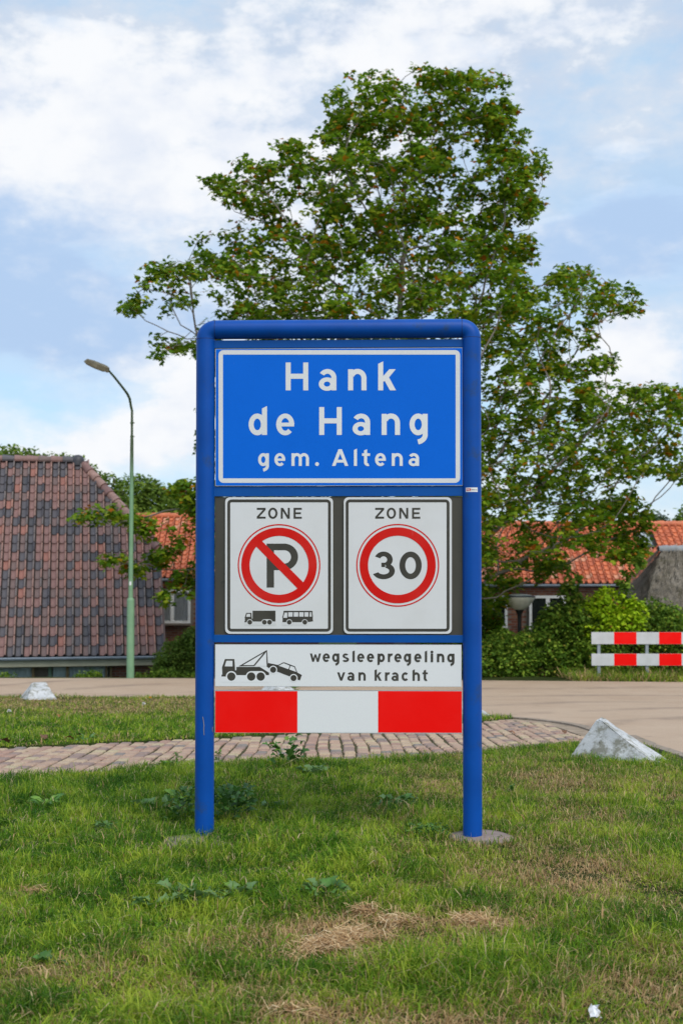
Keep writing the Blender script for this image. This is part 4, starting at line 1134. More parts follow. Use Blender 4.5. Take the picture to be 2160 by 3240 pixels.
def limbs(nodes, par, tip, expo, rmax):
    n = len(nodes); ch = [[] for _ in range(n)]; rad = np.zeros(n)
    for i in range(1, n): ch[par[i]].append(i)
    for i in range(n - 1, -1, -1):
        rad[i] = tip if not ch[i] else (sum(rad[c] ** expo for c in ch[i])) ** (1 / expo)
    k = min(1.0, rmax / rad[0]); rad = np.maximum(tip * .6, rad * (k if k < 1 else 1)); mb = MB()
    started = set()
    def chain(i):
        pts = [nodes[par[i]]] if par[i] >= 0 else []; rr = [min(rad[par[i]], rad[i] * 1.15)] if par[i] >= 0 else []
        while True:
            pts.append(nodes[i]); rr.append(rad[i])
            if not ch[i]: break
            nx = max(ch[i], key=lambda c: rad[c]); 
            for c in ch[i]:
                if c != nx: todo.append(c)
            i = nx
        # thin straight runs
        if len(pts) > 2:
            mb.tube(pts, rr, 8 if rr[0] > .06 else (5 if rr[0] > .02 else 3), cap=False)
        elif len(pts) == 2: mb.tube(pts, rr, 3, cap=False)
    todo = [0]
    while todo: chain(todo.pop())
    return mb, [i for i in range(n) if not ch[i]]
# --- the big maple behind the sign: outline of its crown in photograph pixels
SC = 2160 / 1568
OUT = [(965, 138), (1020, 165), (1085, 178), (1158, 168), (1160, 230), (1185, 262), (1150, 300), (1205, 300), (1195, 345), (1250, 370), (1225, 420), (1240, 455), (1240, 500), (1190, 510), (1160, 530), (1247, 545), (1225, 590), (1180, 625),
       (1250, 640), (1310, 612), (1360, 605), (1375, 650), (1440, 655), (1476, 684), (1440, 735), (1365, 730), (1375, 790), (1300, 800), (1260, 830), (1330, 835), (1345, 815), (1405, 820), (1418, 885), (1480, 890), (1500, 870), (1600, 890), (1640, 960), (1580, 1000), (1640, 1060), (1560, 1105), (1480, 1080), (1440, 1110), (1460, 1150),
       (1492, 1175), (1488, 1240), (1475, 1280), (1400, 1290), (1330, 1250), (1290, 1300), (1240, 1330), (1200, 1300), (1190, 1350), (1150, 1400), (1145, 1440), (1100, 1460), (1000, 1380), (860, 1330), (700, 1300), (560, 1340), (450, 1360), (400, 1370), (350, 1412), (335, 1390), (370, 1340), (430, 1310),
       (330, 1325), (270, 1310), (232, 1290), (260, 1272), (330, 1280), (400, 1250), (320, 1230), (300, 1200), (250, 1195), (175, 1200), (172, 1182), (250, 1165), (290, 1170), (350, 1190), (420, 1160), (380, 1130), (415, 1105), (460, 1120), (460, 1000), (470, 850), (420, 800), (400, 815), (335, 828), (325, 818), (345, 800), (390, 785), (460, 785),
       (500, 700), (420, 705), (400, 728), (330, 725), (268, 708), (300, 685), (350, 690), (320, 650), (345, 640), (340, 612), (375, 600), (430, 600), (455, 560), (470, 530), (540, 540), (590, 525), (640, 500), (560, 490), (550, 470), (500, 460), (458, 425), (480, 412), (550, 405), (560, 360), (600, 375), (640, 370), (636, 325), (690, 325), (720, 350), (750, 350), (722, 300), (760, 285), (750, 255), (800, 240), (735, 220), (740, 200), (800, 210), (830, 200), (805, 175), (870, 155), (900, 170), (940, 200), (970, 190)]
OUTP = [(a * SC, b * SC) for a, b in OUT]
TY = 29.6
r_ = random.Random(21); AP = []
def half_w(py):
    xs_ = [x for (x0, y0), (x1, y1) in zip(OUTP, OUTP[1:] + OUTP[:1]) if (y0 > py) != (y1 > py) for x in [x0 + (x1 - x0) * (py - y0) / (y1 - y0)]]
    return (min(xs_), max(xs_)) if xs_ else (1250, 1300)
tries = 0
while len(AP) < 3500 and tries < 80000:
    tries += 1; px, py = r_.uniform(220, 2280), r_.uniform(185, 2030)
    if tries % 60 == 0: px, py = r_.choice(((r_.uniform(1500, 2060), r_.uniform(1550, 1900)), (r_.uniform(240, 640), r_.uniform(1560, 1950))))
    if not in_poly(px, py, OUTP): continue
    lo, hi = half_w(py); cx_ = 1265; side = (px - cx_) / ((hi - cx_) if px > cx_ else (cx_ - lo)); side = max(-1, min(1, side))
    R = min(hi - lo, 1500) / 2 / F * TY; dm = R * sqrt(max(.02, 1 - side * side)) * .82
    u = r_.uniform(-1, 1); u = math.copysign(abs(u) ** .7, u); Y = TY + u * dm
    p = P(px, py, Y)
    if py > 1500 and px < 640: p = P(px, py, TY - 1.4 + r_.uniform(-.7, .7))
    if p.z < .3: continue
    nz = noise.noise(p * .95) + .5 * noise.noise(p * 2.1)
    inner = (abs(side) < .6 and abs(u) < .45)
    low = tries % 60 == 0
    if py > 1640 and (px > 1520 or px < 640) and nz < (-.06 if px > 1500 else .02): continue
    if (nz < -.12 and not low) or (inner and not low and r_.random() < .3): continue
    AP.append(tuple(p))
TR = P(1262, 2150, TY)
tree = empty('maple_tree', (TR.x, TY, -.95)); tag(tree, 'tall spreading maple with green and rusty leaves behind the town sign', 'tree')
trk = [(TR.x + .05 * sin(k), TY + .05 * cos(k * 1.3), -.95 + .45 * (k + 1)) for k in range(6)]
nodes, par = grow((TR.x, TY, -1.1), AP, .30, 2.4, .42, trk)
APa = np.array(AP); keep = [False] * len(nodes)           # twigs that lead to no leaves are pruned
for i_ in range(len(nodes) - 1, -1, -1):
    if keep[i_] or np.min(np.linalg.norm(APa - nodes[i_], axis=1)) < .46: keep[i_] = True; keep[par[i_]] = True if par[i_] >= 0 else keep[par[i_]]
idx_ = {o_: n_ for n_, o_ in enumerate([q for q in range(len(nodes)) if keep[q]])}
par = [idx_.get(par[q], -1) for q in range(len(nodes)) if keep[q]]; nodes = [nodes[q] for q in range(len(nodes)) if keep[q]]
mb, tips = limbs(nodes, par, .009, 2.3, .26)
off = Vector((TR.x, TY, -.95)); mb.v = [(a - off.x, b - off.y, c - off.z) for a, b, c in mb.v]
mb.build('trunk', M['bark'], tree, fix=False)
cent = np.array([nodes[i] for i in tips if nodes[i][2] > .2] + AP) - np.array(off)
print('maple', len(nodes), len(tips), len(cent))
leaves('crown', cent, 19, .245, .140, LEAF['maple'], tree, SHAPE_MAPLE, 5, .6, 1.0)

def lump_tree(name, label, cat, group, x, y, zg, blobs, size, npts, per, mat, seed, bark='bark_dark', shape=SHAPE_OVAL, tr=.12, spread=.3, crown='crown', solid=.55):
    """a tree or bush whose crown fills a few overlapping lumps"""
    t = empty(name, (x, y, zg)); tag(t, label, cat, group); r = random.Random(seed); pts = []
    vol = [b[3] * b[4] * b[5] for b in blobs]
    while len(pts) < npts:
        b = r.choices(blobs, vol)[0]; v = Vector((r.gauss(0, 1), r.gauss(0, 1), r.gauss(0, 1))).normalized() * (r.random() ** .33 if r.random() < solid else r.uniform(.8, 1.05))
        p = Vector((b[0] + v.x * b[3], b[1] + v.y * b[4], b[2] + v.z * b[5]))
        if p.z < zg + .05 or noise.noise(p * (1.4 / max(.5, spread * 3))) < -.25: continue
        pts.append(tuple(p))
    few = [pts[i] for i in range(0, len(pts), max(1, len(pts) // 140))]
    st = max(b[3] for b in blobs) * .16
    nodes, par = grow((x, y, zg - .1), few, st, st * 8, st * 1.3, [(x, y, zg + st)], 90, seed)
    mb, _ = limbs(nodes, par, tr * .08, 2.3, tr); mb.v = [(a - x, b - y, c - zg) for a, b, c in mb.v]
    mb.build('trunk' if cat == 'tree' else 'stem', M[bark], t, fix=False)
    leaves(crown, np.array(pts) - np.array((x, y, zg)), per, spread, size, mat, t, shape, seed)
    return t
def B(px, py, Y, rx, ry, rz): p = P(px, py, Y); return (p.x, p.y, p.z, rx, ry, rz)
# background trees
gz0 = -2.8
lump_tree('tree', 'light green tree top showing over the left end of the big tiled ridge', 'tree', None, P(60, 1500, 48).x, 48, gz0, [B(20, 1500, 48, 1.6, 1.5, 1.0), B(110, 1500, 48, 1.0, 1, .9), B(-80, 1520, 48, 1.5, 1.5, 1.2)], .17, 900, 9, LEAF['far'], 31, tr=.3)
lump_tree('tree', 'small tree top over the ridge just left of the dark ridge cap', 'tree', None, P(190, 1520, 50).x, 50, gz0, [B(200, 1535, 50, 1.5, 1.2, 1.15), B(165, 1480, 50, .5, .5, .45)], .17, 500, 9, LEAF['far'], 32, tr=.25)
lump_tree('tree', 'slim tree top sticking up beside the hip of the tiled roof', 'tree', None, P(320, 1560, 46).x, 46, gz0, [B(325, 1545, 46, .55, .5, .6), B(345, 1620, 46, .8, .8, .9)], .16, 360, 9, LEAF['far'], 33, tr=.2)
lump_tree('tree', 'broad bright green tree behind the pale green lamp post', 'tree', None, P(450, 1700, 52).x, 52, gz0, [B(430, 1590, 52, 1.25, 1.3, 1.1), B(520, 1610, 52, 1.3, 1.3, 1.0), B(370, 1640, 51, 1.0, 1.2, 1.0), B(600, 1650, 52, 1.3, 1.3, .9), B(470, 1720, 51, 1.9, 1.5, 1.3)], .17, 2200, 9, LEAF['far'], 34, tr=.35)
lump_tree('tree', 'grey green pine top behind the orange roof near the skylight', 'tree', None, P(2050, 1700, 55).x, 55, gz0, [B(2050, 1665, 55, .9, .8, .55), B(2075, 1650, 55, .4, .4, .5), B(2020, 1690, 55, .9, .8, .8)], .13, 520, 8, LEAF['grey'], 35, tr=.2)
lump_tree('tree', 'green tree top at the right edge behind the orange ridge', 'tree', None, P(2185, 1700, 50).x, 50, gz0, [B(2195, 1665, 50, .7, .8, .8), B(2210, 1600, 50, .4, .5, .6)], .17, 400, 9, LEAF['far'], 36, tr=.2)
lump_tree('tree', 'dark tree behind the big maple seen only between its leaves', 'tree', None, P(1420, 1700, 60).x, 60, gz0, [B(1420, 1700, 60, 2.6, 2, 1.4), B(1600, 1700, 60, 1.6, 1.5, .9)], .2, 900, 9, LEAF['far'], 37, tr=.3)
# hedge and shrubs beyond the road on the right
lump_tree('shrub', 'dense dark green shrub directly right of the blue sign post', 'shrub', None, P(1600, 2100, 27.9).x, 27.9, -.9,
          [B(1600, 2080, 27.9, .75, .7, .55), B(1710, 2080, 28.2, .8, .7, .65), B(1540, 2110, 27.7, .7, .6, .4)], .085, 1500, 9, LEAF['bush'], 41, tr=.06, spread=.16)
lump_tree('shrub', 'tall rounded green shrub left of the red and white barrier', 'shrub', None, P(1790, 2100, 28.4).x, 28.4, -.9,
          [B(1815, 2020, 28.4, .85, .7, .95), B(1760, 1985, 28.6, .45, .5, .5), B(1850, 2040, 28.4, .9, .7, .8)], .085, 2200, 9, LEAF['bush'], 42, tr=.06, spread=.16)
lump_tree('shrub', 'yellow green shrub top above the left end of the barrier', 'shrub', None, P(1930, 2100, 28.9).x, 28.9, -.9,
          [B(1930, 1915, 28.3, .45, .4, .4), B(1880, 1945, 28.2, .4, .4, .4), B(1985, 1950, 28.2, .35, .4, .4), B(1910, 1975, 28.1, .7, .4, .35)], .10, 620, 8, LEAF['lime'], 43, tr=.05, spread=.17)
lump_tree('shrub', 'green hedge shrub behind the middle of the barrier', 'shrub', None, P(2030, 2100, 28.9).x, 28.9, -.9,
          [B(1960, 2040, 28.7, .9, .6, .8), B(2060, 2010, 28.9, .9, .7, .8), B(2130, 2040, 28.9, .9, .7, .85)], .085, 2400, 9, LEAF['bush'], 44, tr=.06, spread=.16)
lump_tree('shrub', 'green hedge shrub at the right edge behind the barrier', 'shrub', None, P(2220, 2100, 29.3).x, 29.3, -.9,
          [B(2200, 2040, 29.3, .9, .7, .85), B(2300, 2040, 29.3, .9, .7, .9)], .085, 900, 9, LEAF['bush'], 45, tr=.06, spread=.16)
lump_tree('sapling', 'thin leafy shoot leaning right over the yellow green shrub', 'sapling', None, P(1950, 1990, 28.2).x, 28.2, -.9,
          [B(2000, 1800, 28.2, .09, .1, .14), B(1985, 1830, 28.2, .10, .1, .2), B(1965, 1870, 28.2, .12, .1, .25), B(2025, 1775, 28.2, .10, .1, .10)], .12, 60, 5, LEAF['bush'], 46, tr=.02, spread=.1)
lump_tree('sapling', 'bright green leafy shoot left of the orange roofs behind the shrubs', 'sapling', None, P(1800, 1990, 28.2).x, 28.2, -.9,
          [B(1780, 1790, 28.2, .13, .1, .12), B(1815, 1830, 28.2, .16, .1, .2), B(1800, 1880, 28.2, .2, .15, .3)], .12, 75, 5, LEAF['bush'], 47, tr=.02, spread=.1)
lump_tree('shrub', 'dark shrub in the shade under the maple behind the sign', 'shrub', None, P(1530, 2000, 30.2).x, 30.2, -1.2,
          [B(1525, 1980, 30.2, .45, .5, .9), B(1560, 2060, 30.2, .6, .5, .6), B(1430, 2060, 30.2, .9, .5, .6)], .10, 700, 9, LEAF['bush'], 48, tr=.06, spread=.2)
# left of the sign
lump_tree('shrub', 'flowering bush with white blooms beside the corner of the tiled house', 'shrub', None, P(580, 2080, 30.5).x, 30.5, -1.6,
          [B(590, 2090, 30.5, .7, .6, .55), B(640, 2045, 30.8, .6, .5, .5), B(550, 2110, 30.2, .5, .5, .35)], .085, 900, 9, LEAF['far'], 49, tr=.05, spread=.16)
lump_tree('shrub', 'low bright weeds before the corner of the tiled house at the road edge', 'shrub', None, P(480, 2140, 29.2).x, 29.2, -1.1,
          [B(470, 2150, 29.2, .35, .3, .18), B(520, 2145, 29.2, .4, .3, .22), B(600, 2150, 29.2, .5, .3, .18)], .06, 330, 8, LEAF['bush'], 50, tr=.02, spread=.12)
lump_tree('shrub', 'small weed clump before the window left of the lamp post', 'shrub', None, P(285, 2140, 29.0).x, 29.0, -1.1,
          [B(285, 2145, 29.0, .30, .2, .17)], .06, 110, 8, LEAF['bush'], 51, tr=.02, spread=.10)
lump_tree('shrub', 'small weed clump before the window at the left edge', 'shrub', None, P(15, 2140, 29.0).x, 29.0, -1.1,
          [B(12, 2150, 29.0, .28, .2, .15)], .06, 90, 8, LEAF['bush'], 52, tr=.02, spread=.10)
# ================================================================== STREET FURNITURE AND SMALL THINGS
# --- lamp post
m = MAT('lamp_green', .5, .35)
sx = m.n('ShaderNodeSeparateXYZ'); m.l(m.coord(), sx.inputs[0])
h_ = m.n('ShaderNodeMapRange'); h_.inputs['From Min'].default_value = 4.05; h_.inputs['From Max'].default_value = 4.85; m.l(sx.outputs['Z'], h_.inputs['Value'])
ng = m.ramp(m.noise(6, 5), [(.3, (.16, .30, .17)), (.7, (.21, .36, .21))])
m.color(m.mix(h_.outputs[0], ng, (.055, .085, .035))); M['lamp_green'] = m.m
M['lamp_head'] = plain('lamp_head', (.15, .13, .085), .5, .4, var=.25, scale=12)
LY = 26.9; LB = P(413, 2148, LY); LB.z = road_z(LY) - .02
lamp = empty('street_lamp', (LB.x, LY, LB.z)); tag(lamp, 'tall pale green street lamp with bent arm beyond the road on the left', 'street lamp')
def LP(px, py, dy=0): return P(px, py, LY + dy) - Vector((LB.x, LY, LB.z))
zc = LP(413, 1892).z; zt = LP(414, 1378).z
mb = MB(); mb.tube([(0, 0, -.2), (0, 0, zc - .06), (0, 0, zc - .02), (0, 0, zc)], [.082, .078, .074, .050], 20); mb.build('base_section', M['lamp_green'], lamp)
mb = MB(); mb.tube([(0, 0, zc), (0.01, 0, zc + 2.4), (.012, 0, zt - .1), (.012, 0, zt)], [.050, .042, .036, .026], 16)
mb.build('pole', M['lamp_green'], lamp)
a0 = LP(415, 1300); arm = [Vector((.012, 0, zt)), Vector((.012, 0, a0.z)), LP(414, 1280, -.03), LP(411, 1262, -.10), LP(404, 1247, -.2), LP(394, 1233, -.35), LP(365, 1196, -.65), LP(340, 1167, -.9)]
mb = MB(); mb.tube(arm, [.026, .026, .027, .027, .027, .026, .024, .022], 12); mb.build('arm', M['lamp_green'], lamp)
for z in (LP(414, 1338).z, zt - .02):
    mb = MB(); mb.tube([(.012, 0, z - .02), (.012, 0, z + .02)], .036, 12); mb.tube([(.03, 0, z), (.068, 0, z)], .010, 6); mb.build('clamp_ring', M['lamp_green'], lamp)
mb = MB(); zs = LP(413, 1846).z; mb.box(-.02, .02, -.050, -.044, zs - .04, zs + .04); mb.build('number_plate', M['film_white2'], lamp)
E0, T0 = LP(343, 1172, -.88), LP(268, 1143, -1.35); ax = (T0 - E0).normalized(); sd_ = ax.cross(Vector((0, 0, 1))).normalized(); sd_ = (sd_ + Vector((0, 0, -.75 if sd_.y > 0 else .75)) * 0).normalized(); up_ = sd_.cross(ax).normalized()
if up_.z < 0: up_ = -up_
Ln = (T0 - E0).length
out = [(0, -.06), (.12, -.12), (.62, -.13), (1.0, -.03), (1.0, .03), (.62, .13), (.12, .12), (0, .06)]
roll = .62; s2 = (sd_ * cos(roll) - up_ * sin(roll)) if sd_.y < 0 else (sd_ * cos(roll) + up_ * sin(roll)); u2 = s2.cross(ax).normalized(); u2 = u2 if u2.z > 0 else -u2
Hh = lambda l, w, k: E0 + ax * l * Ln + s2 * w + u2 * k
mb = MB(); mb.hull([Hh(l, w, -.02) for l, w in out], [Hh(.04 + l * .9, w * .6, .07) for l, w in out]); hd = mb.build('lamp_head', M['lamp_head'], lamp, bevel=.008)
mb = MB(); mb.hull([Hh(.16 + l * .74, w * .66, -.045) for l, w in out], [Hh(.12 + l * .8, w * .8, -.0205) for l, w in out]); mb.build('diffuser', plain('diffuser', (.28, .25, .16), .25, .5, var=.15, scale=14), hd)
# --- opal bowl lamp on a black post
M['black_metal'] = plain('black_metal', (.018, .020, .018), .5, .4); M['opal'] = plain('opal', (.80, .77, .62), .3, .5, var=.10, scale=9)
BY = 29.2; BP = P(1642, 1900, BY); bl = empty('garden_lamp', (BP.x, BY, -1.5)); tag(bl, 'black lamp post with wide opal bowl in front of the brick wall', 'street lamp')
zb = lambda py: P(1642, py, BY).z + 1.5
mb = MB(); mb.tube([(0, 0, -.2), (0, 0, zb(1932))], .045, 12); mb.build('post', M['black_metal'], bl)
mb = MB(); mb.lathe([(.045, zb(1965)), (.05, zb(1945)), (.075, zb(1937)), (.10, zb(1930)), (.10, zb(1927))], 20); mb.build('collar', M['black_metal'], bl)
mb = MB(); mb.lathe([(.085, zb(1930)), (.19, zb(1922)), (.265, zb(1910)), (.325, zb(1900)), (.36, zb(1892)), (.36, zb(1889.5))], 28); mb.build('bowl', M['opal'], bl)
mb = MB(); mb.lathe([(.0, zb(1889.0)), (.375, zb(1889.2)), (.38, zb(1887)), (.36, zb(1885.5)), (.16, zb(1881)), (.05, zb(1878.5)), (0, zb(1878))], 28); mb.build('cap', plain('lamp_cap', (.10, .11, .12), .3, .6), bl)
mb = MB(); mb.lathe([(.30, zb(1884.6)), (.26, zb(1882.2)), (.17, zb(1880.2))], 28); mb.build('cap_band', M['white_wood'], bl)
# --- red and white barrier
BRY = 26.55; B0 = P(1870, 2150, BRY); bar = empty('road_barrier', (B0.x, BRY, road_z(BRY))); tag(bar, 'low barrier with two red and white boards on grey posts at the right', 'barrier')
sc = F / BRY; zz = lambda py: P(1870, py, BRY).z - road_z(BRY); M['galv'] = plain('galv', (.30, .34, .37), .5, .4, .4)
for py0, py1 in ((2000, 2038), (2068, 2106)):
    mb = MB(); mb.box(0, 71 * 8 / sc, -.012, .012, zz(py1), zz(py0)); bd = mb.build('board', M['alu'], bar)
    for k in range(8):
        mb = MB(); mb.box(71 * k / sc + .001, 71 * (k + 1) / sc - .001, -.0128, -.0123, zz(py1) + .002, zz(py0) - .002); mb.build('red_field' if k % 2 else 'white_field', M['film_red'] if k % 2 else M['barrier_white'], bd)
for px in (1894, 2046, 2198, 2350):
    x = (px - 1870) / sc; mb = MB(); mb.box(x - .033, x + .033, .013, .06, -.4, zz(2004)); mb.build('post', M['galv'], bar, bevel=.004)
# --- white concrete blocks
m = MAT('white_block', .9, .2)
base = m.ramp(m.noise(4, 6, .6), [(.3, (.47, .48, .49)), (.7, (.64, .64, .64))])
d1 = m.ramp(m.noise(9, 8, .75), [(.47, 0.), (.58, .85)]); a = m.mix(d1, base, (.20, .19, .14))
d2 = m.ramp(m.noise(38, 5, .7), [(.60, 0.), (.66, .9)]); a = m.mix(d2, a, (.10, .10, .085))
m.color(a); m.bump(m.noise(30, 6, .7), .7, .01); M['block'] = m.m
def block_mesh():
    L_, W, H = .74, .30, .30
    b = [(0, 0), (L_, 0), (L_ - .09, W), (-.03, W)]; t = [(.165, .11), (.20, .10), (.135, .25), (.10, .25)]
    bm = bmesh.new(); vb = [bm.verts.new((x, y, -.12)) for x, y in b]; vm = [bm.verts.new((x, y, .0)) for x, y in b]; vt = [bm.verts.new((x, y, H)) for x, y in t]
    for i in range(4):
        j = (i + 1) % 4; bm.faces.new((vb[i], vb[j], vm[j], vm[i])); bm.faces.new((vm[i], vm[j], vt[j], vt[i]))
    bm.faces.new(vt); bm.faces.new(vb[::-1]); bmesh.ops.recalc_face_normals(bm, faces=bm.faces)
    bmesh.ops.bevel(bm, geom=bm.edges[:] , offset=.012, segments=2, affect='EDGES')
    bmesh.ops.triangulate(bm, faces=bm.faces); bmesh.ops.subdivide_edges(bm, edges=[e for e in bm.edges if e.calc_length() > .06], cuts=5, use_grid_fill=True)
    for v in bm.verts: v.co += Vector((noise.noise(v.co * 9), noise.noise(v.co * 9 + Vector((5, 0, 0))), noise.noise(v.co * 9 + Vector((0, 7, 0))))) * .006
    me = bpy.data.meshes.new('concrete_block'); bm.to_mesh(me); bm.free(); me.materials.append(M['block'])
    me.polygons.foreach_set('use_smooth', [True] * len(me.polygons)); me.set_sharp_from_angle(angle=radians(24)); return me
BKM = block_mesh()
def block(px, py, rz, label, s=1.0, dz=0, wide=1.0):
    g = G(px, py); o = link('concrete_block', BKM); o.location = (g.x, g.y, g.z + dz); o.rotation_euler = (0, 0, rz); o.scale = (s, s * wide, s * (.92 if wide == 1 else 1))
    tag(o, label, 'concrete block', 'white painted concrete blocks along the road edge')
ga, gb = G(1803, 2394), G(2092, 2418)
block(1799, 2396, atan2(gb.y - ga.y, gb.x - ga.x), 'large mossy white concrete block between the lawn and the kerb at right', (gb - ga).length / .74)
block(62, 2209, radians(-64), 'white concrete block at the road edge on the far left', .88, 0, 1.9)
block(800, 2215, radians(-40), 'white concrete block glimpsed through the gap under the tow away board', 1.0, .02, 2.0)
block(1405, 2262, radians(-20), 'white concrete block half hidden behind the right blue post', .84)
# --- weeds
def wleaf_mesh(seed, L_, W, lobed):
    r = random.Random(seed); n = 7; vs = []; 
    for i in range(n):
        t = i / (n - 1); w = W * sin(pi * (t ** .75)) ** .8 * (1 + (.28 * (1 if i % 2 else -1) if lobed and 0 < i < n - 1 else 0)); z = .30 * L_ * sin(t * 2.2) - .15 * L_ * t * t
        if i in (0, n - 1): w = max(w, .002)
        vs += [(-w, t * L_, z + w * .35 + r.uniform(-.003, .003)), (0, t * L_, z), (w, t * L_, z + w * .35 + r.uniform(-.003, .003))]
    mb = MB(); mb.add(vs, [(3 * i + k, 3 * i + k + 1, 3 * i + k + 4, 3 * i + k + 3) for i in range(n - 1) for k in (0, 1)], 0, True)
    return mb
def wmat(name, c):
    m = MAT(name, .5, .4); a = m.ramp(m.noise(22, 4), [(.3, tuple(v * .8 for v in c)), (.7, tuple(v * 1.25 for v in c))]); m.color(a); m.translucent(.25, a); return m.m
WM = [wmat('weed_green', (.085, .20, .035)), wmat('weed_blue', (.13, .23, .075)), wmat('weed_bright', (.16, .30, .04)), wmat('weed_dark', (.05, .13, .02))]
WL = {}
for k, (l, w, lob) in {'round': (.085, .036, True), 'long': (.14, .020, False), 'nettle': (.055, .018, True), 'tiny': (.028, .010, False)}.items():
    WL[k] = [[wleaf_mesh(s_, l, w, lob).mesh('leaf', WM[c]) for s_ in (1, 2)] for c in range(4)]
M['stem'] = plain('stem', (.07, .12, .03), .7)
def weed(px, py, kind, n, spread, label, cols=(0, 0, 1, 2), rise=.03, scale=1.0, seed=0, z0=0, height=0):
    g = G(px, py); r = random.Random(seed * 7 + n); t = empty('weed_plant', (g.x, g.y, ground_z(g.x, g.y) + z0)); tag(t, label, 'weed')
    if height:
        mb = MB()
        for k in range(max(1, n // 9)):
            a = r.uniform(0, 6.28); q = r.uniform(.1, 1) * spread * .5
            mb.tube([(cos(a) * q * .3, sin(a) * q * .3, -.02), (cos(a) * q * .6, sin(a) * q * .6, height * .5), (cos(a) * q, sin(a) * q, height)], .0018, 5)
        mb.build('stem', M['stem'], t)
    for i in range(int(n * 1.4)):
        me = WL[kind][r.choice(cols)][r.randrange(2)]; a = r.uniform(0, 2 * pi); q = spread * r.random() ** .6
        o = link('leaf', me, t); o.location = (cos(a) * q * .75, sin(a) * q * .75, r.uniform(-.1, .8) * rise + (r.uniform(.1, 1) * height if height else 0)); s_ = scale * r.uniform(.4, .85)
        o.scale = (s_, s_, s_); o.rotation_euler = (r.uniform(-.1, .65), r.uniform(-.5, .5), a - pi / 2 + r.uniform(-.5, .5))
weed(600, 2850, 'round', 22, .15, 'broad leaved weed cluster in the lawn below the left blue post', (1, 0, 1, 2), .05, 1.1, 1)
weed(720, 2845, 'round', 18, .13, 'blue green lobed weed cluster just right of the biggest lawn weed', (1, 1, 0, 2), .05, 1.1, 2)
weed(500, 2862, 'round', 9, .10, 'flat grey green weed leaves at the left end of the lobed cluster', (1, 1, 0), .02, 1.0, 3)
weed(1035, 2835, 'round', 20, .15, 'dark lobed weed in the middle of the lawn below the sign', (0, 0, 1, 3), .05, .95, 4)
weed(905, 2425, 'round', 26, .17, 'tall leafy weed at the brick edge under the red and white board', (0, 3, 0, 2), .10, 1.25, 5, height=.16)
weed(985, 2448, 'round', 12, .14, 'spread blue green weed leaves beside the tall weed at the path edge', (1, 1, 0), .03, 1.1, 6)
weed(490, 2555, 'round', 13, .15, 'pale silvery weed leaves left of the left blue post', (1, 1, 0), .04, 1.0, 7)
weed(725, 2595, 'nettle', 80, .17, 'dark nettle clump growing against the left blue post', (3, 0, 0, 3), .10, 1.5, 8, height=.13)
weed(575, 2600, 'nettle', 44, .13, 'nettle sprig on the left side of the left blue post', (3, 0, 2), .08, 1.4, 9, height=.15)
weed(1270, 2548, 'round', 16, .15, 'weed patch in the lawn between the posts towards the right post', (0, 1, 3), .04, .95, 10)
weed(1215, 2560, 'round', 10, .10, 'dark small leaved weed at the left of the patch between the posts', (3, 0), .03, .9, 11)
weed(1350, 2640, 'tiny', 150, .17, 'feathery low weed mat left of the right concrete footing', (3, 0, 0, 2), .045, 1.2, 12)
weed(1612, 2515, 'nettle', 14, .05, 'tiny dark weed tuft right of the right blue post', (3, 0), .04, .8, 13, height=.03)
weed(870, 2555, 'round', 7, .07, 'little silver green weed in the lawn under the middle of the sign', (1, 1), .03, .8, 14)
weed(335, 2630, 'tiny', 60, .08, 'small silver leaved herb left of the buried footing', (1, 1, 0), .05, 1.3, 15)
weed(280, 2345, 'long', 12, .12, 'broad bladed weed at the far edge of the brick path', (1, 2, 0), .05, .9, 16)
weed(560, 2408, 'tiny', 40, .05, 'thin sprig with small leaves at the brick edge left of the sign', (0, 2), .02, 1.1, 17, height=.13)
weed(690, 2400, 'tiny', 36, .04, 'thin upright sprig at the brick edge right of the left post', (0, 2), .02, 1.1, 18, height=.12)
weed(530, 2425, 'long', 16, .07, 'tuft of broad blades at the edge of the bricks left of the sign', (0, 2), .03, .8, 19)
weed(925, 2190, 'tiny', 90, .16, 'green sprigs seen through the gap above the striped board', (2, 0), .03, 2.2, 20, height=.20)
weed(1590, 2262, 'tiny', 80, .20, 'low green weeds at the foot of the far white block right of the sign', (0, 2, 3), .05, 1.6, 21)
weed(150, 2560, 'long', 14, .10, 'clump of broad grass blades in the lawn at left', (0, 2), .05, 1.0, 22)
weed(170, 3060, 'round', 8, .08, 'dark weed leaves low in the left foreground grass', (0, 3), .03, .8, 23)
# --- straw heaps
def straw_heap(px, py, rx, ry, h, n, label, seed):
    g = G(px, py); r = random.Random(seed); mb = MB(); gz_ = ground_z(g.x, g.y)
    for _ in range(n):
        a = r.uniform(0, 6.28); q = r.random() ** .6; x, y = cos(a) * q * rx, sin(a) * q * ry
        x += .5 * y * (1 if ry > .2 else 0)
        if noise.noise(Vector((x * 7, y * 5, seed))) + .35 < q * .75 + r.uniform(-.15, .15): continue
        z = h * (1 - q * q) * r.uniform(.2, 1.1) + .012
        an = r.gauss(0, .75) + (pi if r.random() < .5 else 0); l = r.uniform(.03, .13); el = r.gauss(0, .22)
        d = Vector((cos(an) * cos(el), sin(an) * cos(el), sin(el))); p = Vector((x, y, z)) - d * l / 2; b = Vector((r.gauss(0, 1), r.gauss(0, 1), r.gauss(0, 1))) * .012
        w = Vector((-d.y, d.x, r.uniform(-.4, .4))).normalized() * r.uniform(.0010, .0022)
        q1 = p + d * l * .5 + b; q2 = p + d * l
        mb.add([p - w, p + w, q1 + w, q1 - w, q2 + w * .6, q2 - w * .6], [(0, 1, 2, 3), (3, 2, 4, 5)])
    o = mb.build('straw', M['straw_heap'], fix=False); o.location = (g.x, g.y, gz_); tag(o, label, 'straw', kind='stuff')
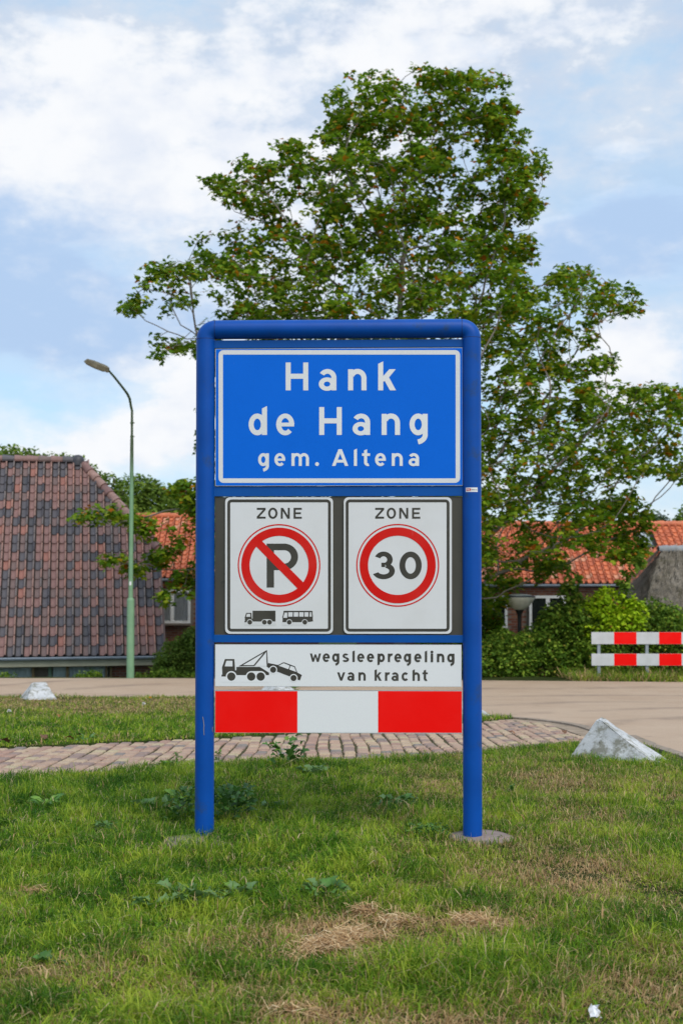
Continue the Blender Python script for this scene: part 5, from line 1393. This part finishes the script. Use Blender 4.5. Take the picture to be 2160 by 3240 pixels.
m = MAT('straw_heap', .75, .25); c = m.ramp(m.island(), [(0, (.34, .19, .09)), (.4, (.54, .34, .16)), (.8, (.72, .53, .29)), (1, (.80, .66, .44))]); m.color(c); m.translucent(.2, c); M['straw_heap'] = m.m
straw_heap(1120, 2975, .26, .36, .02, 5200, 'heap of dry straw coloured cut grass in the middle foreground', 1)
straw_heap(1165, 2895, .09, .06, .04, 420, 'small arched clump of dry straw behind the straw heap', 2)
straw_heap(1480, 2925, .18, .13, .012, 600, 'thin patch of dry straw to the right of the heap', 3)
straw_heap(110, 2835, .09, .05, .02, 130, 'short streak of dry straw in the lawn at left', 4)
straw_heap(930, 3205, .11, .07, .01, 300, 'dry straw patch at the bottom edge of the lawn', 5)
# --- fallen leaves, flowers, litter
LFM = [plain('dead_leaf', (.30, .13, .05), .8, .2, var=.3, scale=40), plain('dead_leaf_dark', (.14, .075, .045), .8, .2, var=.3, scale=40)]
def dead_leaf(px, py, s_, c, label, rz=0):
    g = G(px, py); mb = wleaf_mesh(int(px), .07 * s_, .028 * s_, True); o = mb.build('fallen_leaf', LFM[c], fix=False)
    z = ground_z(g.x, g.y) if not on_path(g.x, g.y) else road_z(g.y) - .004
    o.location = (g.x, g.y, z + (.03 if not on_path(g.x, g.y) else .006)); o.rotation_euler = (.15, .2, rz); tag(o, label, 'fallen leaf')
dead_leaf(188, 2276, 1.2, 0, 'orange brown fallen leaf in the middle of the far lawn', 1)
dead_leaf(235, 2350, 1.3, 0, 'brown fallen leaf on the near edge of the far lawn', 2)
dead_leaf(140, 2348, 1.5, 1, 'dark reddish fallen leaf left of the brown one by the bricks', .5)
dead_leaf(30, 2360, 1.6, 1, 'curled brown leaf where bricks and lawn meet at the left edge', 2.5)
dead_leaf(268, 2342, 1.2, 1, 'grey brown curled leaf beside the broad bladed weed', 1.5)
dead_leaf(1628, 2322, .9, 0, 'small ochre leaf lying on the bricks right of the sign', 1.2)
dead_leaf(1785, 2322, 1.1, 1, 'dark leaf scrap on the bricks left of the large white block', .2)
dead_leaf(855, 2352, .5, 1, 'tiny dark scrap on the bricks under the red field', 0)
M['seed'] = plain('seed_head', (.62, .60, .56), .9, .1); M['yellow'] = plain('yellow_petal', (.70, .42, .02), .7, .2)
def flower(px, py, h, r, mt, label, puff):
    g = G(px, py + 22); t = empty('dandelion', (g.x, g.y, ground_z(g.x, g.y))); tag(t, label, 'flower')
    mb = MB(); mb.tube([(0, 0, -.01), (.006, 0, h * .5), (0, 0, h)], .003, 5); mb.build('stem', M['stem'], t)
    mb = MB(); rr = random.Random(int(px))
    for k in range(46):
        a, b = rr.uniform(0, 6.28), rr.uniform(-.5 if puff else .25, 1.5); d = Vector((cos(a) * cos(b), sin(a) * cos(b), sin(b))); w = d.orthogonal().normalized() * r * .22
        c0 = Vector((0, 0, h)); mb.add([c0, c0 + d * r - w, c0 + d * r + w], [(0, 1, 2)])
    mb.build('seed_head' if puff else 'petals', mt, t, fix=False)
flower(455, 2234, .13, .026, M['seed'], 'white dandelion seed head on the far lawn left of the sign', True)
flower(30, 2259, .12, .026, M['seed'], 'pale seed head on the far lawn at the left edge', True)
flower(476, 2207, .10, .026, M['yellow'], 'yellow dandelion flower near the road edge left of the sign', False)
mb = MB(); r_ = random.Random(2); vs = []
for j in range(5):
    for i in range(7): vs.append(((i - 3) * .0065 + r_.uniform(-.003, .003), r_.uniform(-.012, .012) + .004 * (j % 2), j * .010 + r_.uniform(-.002, .003)))
mb.add(vs, [(j * 7 + i, j * 7 + i + 1, j * 7 + i + 8, j * 7 + i + 7) for j in range(4) for i in range(6)])
g = G(1885, 3215); o = mb.build('litter', plain('paper', (.75, .76, .80), .7), fix=False); o.location = (g.x, g.y, ground_z(g.x, g.y) + .012); o.rotation_euler = (-.5, .2, .4)
tag(o, 'crumpled scrap of white paper in the grass at the bottom right', 'litter')
